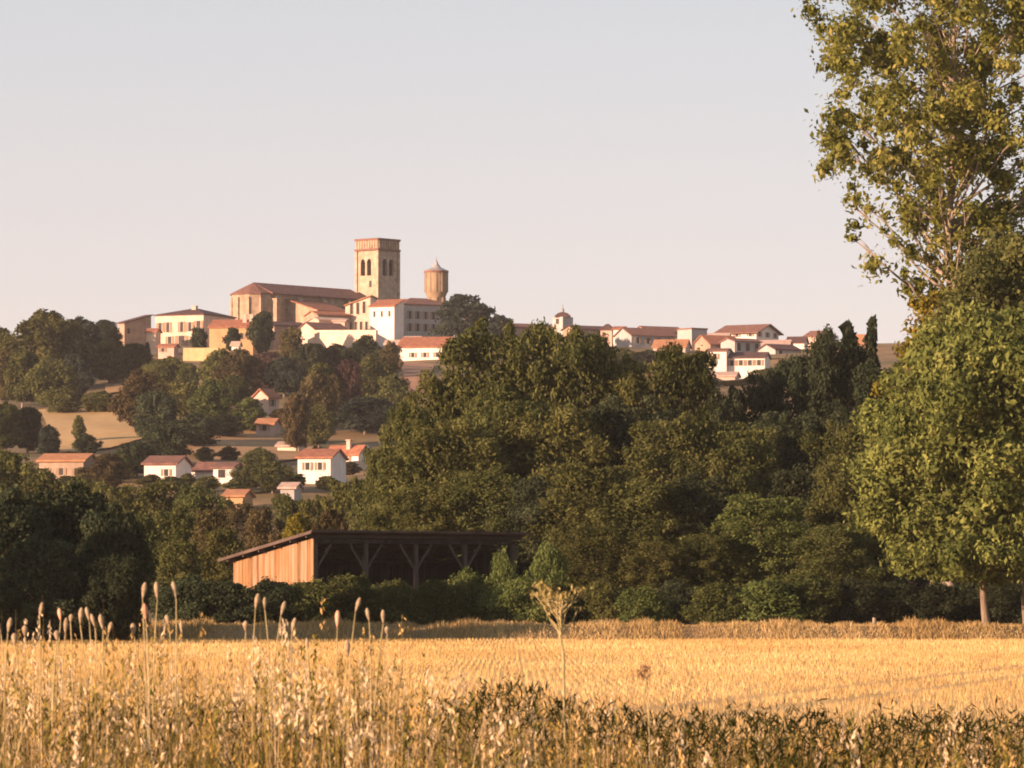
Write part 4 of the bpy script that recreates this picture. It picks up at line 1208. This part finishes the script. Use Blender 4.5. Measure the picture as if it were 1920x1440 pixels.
def blades(root, h, w, lean, nseg, r, tint, curl=.4):
    """ribbon blades; root (n,3), h/w (n,), lean (n,) sideways reach as a fraction of h"""
    n = len(root)
    az = r.uniform(0, 2 * math.pi, n); wa = r.uniform(0, math.pi, n)
    dirx = np.stack([np.cos(az), np.sin(az), np.zeros(n)], 1)
    side = np.stack([np.cos(wa), np.sin(wa), np.zeros(n)], 1)
    pts = []
    for s in range(nseg + 1):
        t = s / nseg
        c = root + dirx * (lean * h * t ** 2)[:, None]
        c[:, 2] += h * (t - curl * lean * t ** 3)
        ww = (w * (1 - t ** 2 * .85))[:, None] * .5
        pts.append((c - side * ww, c + side * ww))
    V = [np.stack([pts[s][0], pts[s][1], pts[s + 1][1], pts[s + 1][0]], 1) for s in range(nseg)]
    tips = (pts[-1][0] + pts[-1][1]) / 2
    return np.concatenate(V), np.tile(tint, nseg), tips


def noise1(x, seed, f):
    return np.sin(x * f + seed) * .5 + np.sin(x * f * 2.3 + seed * 2.1) * .3 + np.sin(x * f * 5.1 + seed * 3.7) * .2


# stubble across the field (only where the photo could look), nearer rows denser
r = np.random.default_rng(5)
V_, T_ = [], []
for (ya, yb, dens, hh, wd) in ((40, 80, 44, .11, .009), (80, 120, 44, .12, .012), (120, 170, 32, .13, .017), (170, 221, 20, .14, .024)):
    half = yb * 960 / F + 4
    n = int((yb - ya) * 2 * half * dens)
    x = r.uniform(-half, half, n); y = r.uniform(ya, yb, n)
    row = np.round(x / .16) * .16 + r.normal(0, .02, n)       # drilled rows running away from the camera
    x = np.where(r.uniform(0, 1, n) < .7, row, x)
    tram = np.mod(x - .22 * y, 15.0)                              # wheel tracks left by the harvest
    kp = ~((tram < .5) | ((tram > 2.0) & (tram < 2.5)))
    x, y = x[kp], y[kp]; n = len(x)
    patch = .5 + .5 * np.sin(x * .35 + 2 * np.sin(y * .05)) * np.sin(y * .11 + x * .07)
    v, t, _ = blades(np.stack([x, y, T(x, y)], 1), hh * r.uniform(.5, 1.2, n), np.full(n, wd), r.uniform(0, .35, n), 1, r, np.clip(.5 + .42 * (patch - .5) + r.normal(0, .2, n), 0, 1))
    V_.append(v); T_.append(t)
tag(link('stubble', quads('stubble', np.concatenate(V_), np.concatenate(T_)), STUB), 'golden cereal stubble covering the whole flat field', 'stubble', kind='stuff')

# dry verge grass at the far edge of the field
n = 42000
x = r.uniform(-34, 34, n); y = r.uniform(221.5, 229.5, n)
hh = (.30 + .20 * noise1(x, 3, .9) + .1 * noise1(x, 9, 4)) * r.uniform(.5, 1.2, n)
v, t, _ = blades(np.stack([x, y, T(x, y) - .03], 1), np.clip(hh, .1, 1.2), np.full(n, .035), r.uniform(.1, .9, n), 2, r, np.clip(.45 + .25 * noise1(x, 1, .5) + r.normal(0, .22, n), 0, 1))
tag(link('verge_grass', quads('verge_grass', v, t), EDGE), 'tangled dry grass strip along the far edge of the field', 'grass', kind='stuff')


# foreground bank
def fgpx(x, y): return x / y * F + 960       # photo column of a bank position


def top_row(col):
    """photo row reached by the dense grass tops along the bank"""
    return np.interp(col, [-600, 0, 110, 200, 290, 350, 420, 500, 560, 620, 690, 740, 800, 950, 1050, 1150, 1250, 1350, 1480, 1580, 1680, 1920, 2600],
                     [1240, 1210, 1205, 1215, 1180, 1220, 1262, 1200, 1222, 1240, 1190, 1240, 1285, 1300, 1300, 1320, 1335, 1348, 1348, 1310, 1348, 1352, 1340])


def bank(n, ylo, yhi, spread, wide=1.0):
    y = r.uniform(ylo, yhi, n)
    x = r.uniform(-1, 1, n) * (y * 960 / F + spread)
    return x, y


def fg_heights(x, y, jitter, off=0):
    col = fgpx(x, y)
    row = top_row(col) + off + jitter
    ztop = CAMZ + (1130 - row) / F * y
    return ztop - T(x, y)


# dense straw-coloured grass growing in tufts
n = 70000
tx, ty = bank(1500, 7.3, 13.5, 1.6)
th = np.abs(r.normal(0, 62, 1500)) - 26; tt_ = r.normal(0, .22, 1500) - .0022 * np.clip(th, -40, 110)  # lower tufts tinted darker, painting the shade down in the grass
ki = r.integers(0, 1500, n)
x = tx[ki] + r.normal(0, .013, n); y = ty[ki] + r.normal(0, .02, n)
col = fgpx(x, y)
col = fgpx(x, y)
tuft = noise1(x * 1.0 + .3 * y, 2, 9)
hh = fg_heights(x, y, r.normal(0, 16, n) + np.abs(r.normal(0, 60, n)) + th[ki] - 26 * tuft - (r.uniform(0, 1, n) < np.where(col < 760, .17, .03)) * r.uniform(5, 72, n), 2)
ti = np.clip(.44 + .16 * noise1(x, 2, 6) + 1.25 * tt_[ki] + r.normal(0, .27, n) - .18 * np.clip((col - 1150) / 300, 0, 1), 0, 1)
keep = r.uniform(0, 1, n) < np.where(col > 1180, .62, 1)
keep |= (np.abs(col - 1600) < 40)
x, y, hh, ti = x[keep], y[keep], hh[keep], ti[keep]
v, t, tips = blades(np.stack([x, y, T(x, y) - .01], 1), np.clip(hh, .15, 1.3), r.uniform(.0012, .0032, len(x)), r.uniform(.0, .62, len(x)) ** 1.35, 6, r, ti)
k = np.where(r.uniform(0, 1, len(x)) < .14)[0]
SV, ST = [], []
for q in range(20):
    f_ = r.uniform(0, 1, len(k)); c = tips[k] + r.normal(0, 1, (len(k), 3)) * (.0015 + .0065 * f_)[:, None]; c[:, 2] -= f_ * .075 - .01
    d = r.normal(0, .45, (len(k), 3)); d[:, 2] = -1; d /= np.linalg.norm(d, axis=1, keepdims=True)
    s = np.cross(d, r.normal(size=(len(k), 3))); s /= np.linalg.norm(s, axis=1, keepdims=True)
    Lh = .0065
    SV.append(np.stack([c - d * Lh, c + s * .0021, c + d * Lh, c - s * .0021], 1)); ST.append(np.clip(ti[k] + .3, .35, 1))
tag(link('tall_dry_grass', quads('tall_dry_grass', np.concatenate([v] + SV), np.concatenate([t] + ST)), DRY),
    'tall golden dry grass filling the foreground bank', 'grass', kind='stuff')

# broad arching grass leaves among the stalks
n = 11000
x, y = bank(n, 7.3, 13, 1.5)
hh = fg_heights(x, y, np.abs(r.normal(0, 60, n)), 6)
ti = np.clip(.36 + .26 * noise1(x, 7, 8) + r.normal(0, .2, n), 0, 1)
v, t, _ = blades(np.stack([x, y, T(x, y) - .01], 1), np.clip(hh, .1, 1.2) * 1.06, r.uniform(.003, .008, n), r.uniform(.15, .8, n), 8, r, ti, curl=.55)
tag(link('arching_grass', quads('arching_grass', v, t), BLADE), 'grey green and straw arching grass leaves across the foreground', 'grass', kind='stuff')

# tangle of older, bent, browner stalks
n = 9000
x, y = bank(n, 7.2, 12.5, 1.5)
hh = fg_heights(x, y, np.abs(r.normal(0, 50, n)), 40)
ti = np.clip(.28 + .3 * noise1(x, 5, 9) + r.normal(0, .25, n), 0, 1)
v, t, _ = blades(np.stack([x, y, T(x, y) - .01], 1), np.clip(hh, .1, 1.1), r.uniform(.0018, .0042, n), r.uniform(.2, .9, n), 7, r, ti, curl=.75)
tag(link('bent_dry_grass', quads('bent_dry_grass', v, t), DRY), 'low tangle of bent brownish stalks at the bottom of the foreground', 'grass', kind='stuff')

# green leafy weeds, mostly lower right and lower centre
n = 150000
x, y = bank(n, 8.0, 12.5, 1.4)
col = fgpx(x, y)
dens = np.interp(col, [-400, 0, 120, 300, 700, 880, 1150, 1240, 1920, 2600], [.75, .75, .75, .7, .7, .8, .8, 1, 1, .9])
clump = noise1(x + .23 * y, 6, 17) + noise1(y - .1 * x, 3, 8) * .6
kp = r.uniform(0, 1, n) < dens * np.clip(.55 + 1.1 * clump, .05, 1)
x, y, col, clump = x[kp], y[kp], col[kp], clump[kp]
n = len(x)
rowt = np.interp(col, [-400, 300, 800, 950, 1150, 1240, 1300, 1560, 1600, 1640, 1920, 2600], [1310, 1325, 1330, 1285, 1335, 1345, 1340, 1340, 1375, 1340, 1345, 1340]) - 34 * clump - 12 * noise1(col, 9, .11)
zt_ = CAMZ + (1130 - rowt) / F * y
z = zt_ - np.abs(r.normal(0, .15, n)) - .01
nr = r.normal(size=(n, 3)); nr[:, 2] += .6; nr /= np.linalg.norm(nr, axis=1, keepdims=True)
tt = r.normal(size=(n, 3)) * np.array([.7, .7, 1]); tt[:, 2] = np.abs(tt[:, 2]) + .5; tt -= nr * (tt * nr).sum(1, keepdims=True); tt /= np.linalg.norm(tt, axis=1, keepdims=True)
bb = np.cross(nr, tt)
P = np.stack([x, y, z], 1); sz = r.uniform(.004, .015, n)[:, None]
V4 = np.stack([P - tt * sz, P + bb * sz * .17, P + tt * sz, P - bb * sz * .17], 1)
wt = np.clip(.4 + .25 * noise1(x, 8, 14) + r.normal(0, .25, n), 0, 1)
kk = r.permutation(n)[:9000]
vs_, ts_, _ = blades(np.stack([x[kk], y[kk], T(x[kk], y[kk])], 1), np.maximum(z[kk] - T(x[kk], y[kk]), .1), np.full(9000, .0025), r.uniform(0, .15, 9000), 3, r, wt[kk])
tag(link('leafy_weeds', quads('leafy_weeds', np.concatenate([V4, vs_]), np.concatenate([wt, ts_])), WEED), 'dark green leafy weeds low among the foreground grass', 'weeds', kind='stuff')

# ------------------------------------------------------------------ individual plants in front
PODM = surf_mat('seed_pod', (.20, .14, .08), (.40, .31, .20), 110, c3=(.26, .17, .10))
PODR = surf_mat('seed_pod_reddish', (.55, .25, .15), (.72, .42, .28), 40)
STEMM = surf_mat('plant_stem', (.26, .21, .09), (.40, .32, .17), 30)


def pod_mesh(rad, hgt):
    m_ = MB()
    m_.lathe([(rad * .2, 0), (rad * .38, hgt * .15), (rad * .72, hgt * .35), (rad, hgt * .6), (rad * .92, hgt * .78), (rad * .6, hgt * .91), (rad * .5, hgt * .95), (rad * .2, hgt)], 12)
    return m_.mesh('seed_pod', True)


POD_A = pod_mesh(.0052, .032); POD_B = pod_mesh(.0062, .022)
POD_A.materials.append(PODM); POD_B.materials.append(PODM)


def pod_plant(heads, Y, foot, label, group='dry seed head stalks rising above the grass'):
    X0 = at(foot, 1300, Y)[0]; g = float(T(X0, Y))
    root = empty('seed_head_plant', (X0, Y, g), 0, label, 'plant', group)
    zf = zat(1235, Y) - g
    first = True
    for (x, tp, red) in heads:
        hx, _, hz = at(x, tp, Y); hx -= X0; hz -= g
        ph = .030 if not red == 2 else .024
        hx += 0
        base = Vector((hx, random.uniform(-.02, .02), hz - ph))
        mid = Vector((hx * .45 + random.uniform(-.035, .035), 0, zf * .9))
        s_ = MB()
        a_ = Vector((0, 0, 0)); pts = []
        for i in range(9):
            t = i / 8; p = a_.lerp(mid, t).lerp(mid.lerp(base, t), t); pts.append(p)
        s_.tube(pts, [.0019 - .0009 * i / 8 for i in range(9)], 6); s_.build('stem', STEMM, root, True)
        o = link('seed_pod', POD_B if red == 2 else POD_A, None, root); o.location = base
        d = ((pts[-1] - pts[-2]).normalized() + Vector((random.uniform(-.22, .22), random.uniform(-.2, .2), 0))).normalized(); o.rotation_euler = d.to_track_quat('Z', 'Y').to_euler()
        q_ = random.uniform(.68, 1.0); o.scale = (q_ * random.uniform(.85, 1.1), q_ * random.uniform(.85, 1.1), q_)
        if red == 1:
            o.material_slots[0].link = 'OBJECT'; o.material_slots[0].material = PODR


for heads, Y, ft, lb in [
    ([(266, 1092, 0), (296, 1092, 0), (330, 1091, 0)], 8.6, 300, 'three pale seed heads fanning from one stalk, tallest group at left'),
    ([(479, 1112, 0), (497, 1112, 0)], 8.6, 492, 'pair of close pale seed heads below the orange plank wall'),
    ([(526, 1124, 0)], 8.8, 508, 'single pale seed head just right of the close pair'),
    ([(667, 1116, 0), (692, 1134, 0), (719, 1138, 0)], 8.6, 672, 'leafy stalk with three seed heads, the right one leaning, at centre left'),
    ([(73, 1126, 0)], 8.7, 92, 'leaning white seed head standing alone against the dark thicket'),
    ([(114, 1133, 1), (122, 1158, 0)], 8.8, 118, 'reddish seed head right of the leaning white one'),
    ([(16, 1155, 0)], 8.5, 14, 'upright seed head near the left photo edge'),
    ([(47, 1168, 2)], 8.7, 36, 'small round seed head right of the one near the left edge'),
    ([(28, 1184, 2)], 8.4, 28, 'low fat seed head between the two at the left edge'),
    ([(0, 1158, 0)], 8.8, 2, 'seed head cut by the left photo edge'),
    ([(134, 1143, 2)], 9.0, 132, 'small seed head just right of the reddish one'),
    ([(152, 1140, 0), (166, 1134, 0)], 8.7, 156, 'two crowded seed heads in the middle of the left tuft'),
    ([(179, 1146, 0)], 8.9, 178, 'seed head right of the two crowded ones'),
    ([(193, 1150, 0)], 8.6, 192, 'thin seed head second from right in the left tuft'),
    ([(204, 1158, 0)], 8.8, 204, 'last seed head at the right of the left tuft'),
    ([(106, 1176, 2)], 8.5, 104, 'low round seed head under the reddish one'),
    ([(275, 1132, 1)], 8.9, 280, 'small reddish seed head inside the tallest left group'),
    ([(318, 1146, 2)], 8.9, 312, 'small seed head low in the tallest left group'),
    ([(340, 1158, 0)], 8.7, 336, 'short seed head just right of the tallest left group'),
    ([(462, 1160, 2)], 8.8, 466, 'short seed head left of the close pair'),
    ([(530, 1158, 0), (548, 1157, 0)], 8.9, 540, 'two short seed heads right below the single pale one'),
    ([(632, 1146, 1)], 8.8, 636, 'pinkish seed head left of the leafy three headed stalk'),
    ([(577, 1188, 0)], 8.6, 578, 'low seed head between the close pair and the leafy stalk'),
    ([(652, 1200, 0)], 8.5, 652, 'low seed head at the foot of the leafy stalk'),
    ([(726, 1166, 2)], 8.9, 722, 'small seed head just right of the leafy stalk'),
    ([(250, 1166, 2)], 8.8, 250, 'low drooping seed head left of the tallest left group'),
]:
    pod_plant(heads, Y, ft, lb)


def tall_weed(x, top, foot_row, Y, spread, label, leafm, seed, nb=30, thin=1.0):
    r_ = np.random.default_rng(seed)
    X0 = at(x, 1200, Y)[0]; g = float(T(X0, Y))
    root = empty('tall_weed', (X0, Y, g), 0, label, 'plant')
    zt = zat(top, Y) - g; zf = zat(foot_row, Y) - g
    s = MB()
    s.tube([(.02, 0, 0), (.012, .01, zf * .6), (.004, 0, zf), (-.004, .004, zf + (zt - zf) * .35), (.002, 0, zf + (zt - zf) * .7), (.0, 0, zt - .03)], [q * thin for q in (.0028, .0026, .0023, .0019, .0015, .0010)], 7)
    tips = []
    for i in range(nb):
        f = r_.uniform(.3, .9); z0 = zf + (zt - zf) * f * .9
        an = r_.uniform(0, 6.28); rr = spread * r_.uniform(.35, 1)
        e = Vector((math.cos(an) * rr, math.sin(an) * rr, min(zt + r_.uniform(-.03, 0), z0 + rr * 1.0 + .015)))
        b = Vector((0, 0, z0)); m_ = b.lerp(e, .5) + Vector((math.cos(an), math.sin(an), 0)) * rr * .15
        s.tube([b, m_, e], [.0018, .0013, .0008], 4); tips.append(e)
    s.build('stem', STEMM, root, True)
    P = np.array([t for t in tips for _ in range(10)]); n = len(P)
    P = P + r_.normal(0, .006, (n, 3)) * np.array([1, 1, .6]); d = r_.normal(size=(n, 3)); d[:, 2] = np.abs(d[:, 2]) + .6; d /= np.linalg.norm(d, axis=1, keepdims=True)
    sd = np.cross(d, r_.normal(size=(n, 3))); sd /= np.linalg.norm(sd, axis=1, keepdims=True)
    L_ = r_.uniform(.003, .008, n)[:, None]
    V = np.stack([P - d * L_, P + sd * .002, P + d * L_, P - sd * .002], 1)
    link('flower_head', quads('flower_head', V, r_.uniform(.3, .9, n)), leafm, root)
    return root


GOLDW = straw_mat('weed_gold', [(0, (.16, .13, .045)), (.5, (.29, .23, .08)), (1, (.42, .35, .15))])
tall_weed(1052, 1096, 1225, 9.0, .058, 'tall golden branching weed with a fan shaped head at the centre right', GOLDW, 3)
tall_weed(1212, 1238, 1330, 8.8, .005, 'small reddish tipped weed standing in front of the field', straw_mat('weed_red', [(0, (.22, .12, .06)), (1, (.40, .25, .13))]), 4, nb=5, thin=.55)

# ------------------------------------------------------------------ evening haze
hb = MB(); hb.box(-2750, 2750, -75, 5100, -6, 96)
hm, hnt, hout = newmat('haze_air')
vol = N(hnt, "ShaderNodeVolumePrincipled")
vol.inputs['Color'].default_value = (.97, .93, .93, 1)
vol.inputs['Density'].default_value = .00005
vol.inputs['Anisotropy'].default_value = 0.0
hnt.links.new(vol.outputs[0], hout.inputs['Volume'])
tag(hb.build('haze', hm), 'thin evening haze filling the air over the fields and hill', 'haze', kind='stuff')
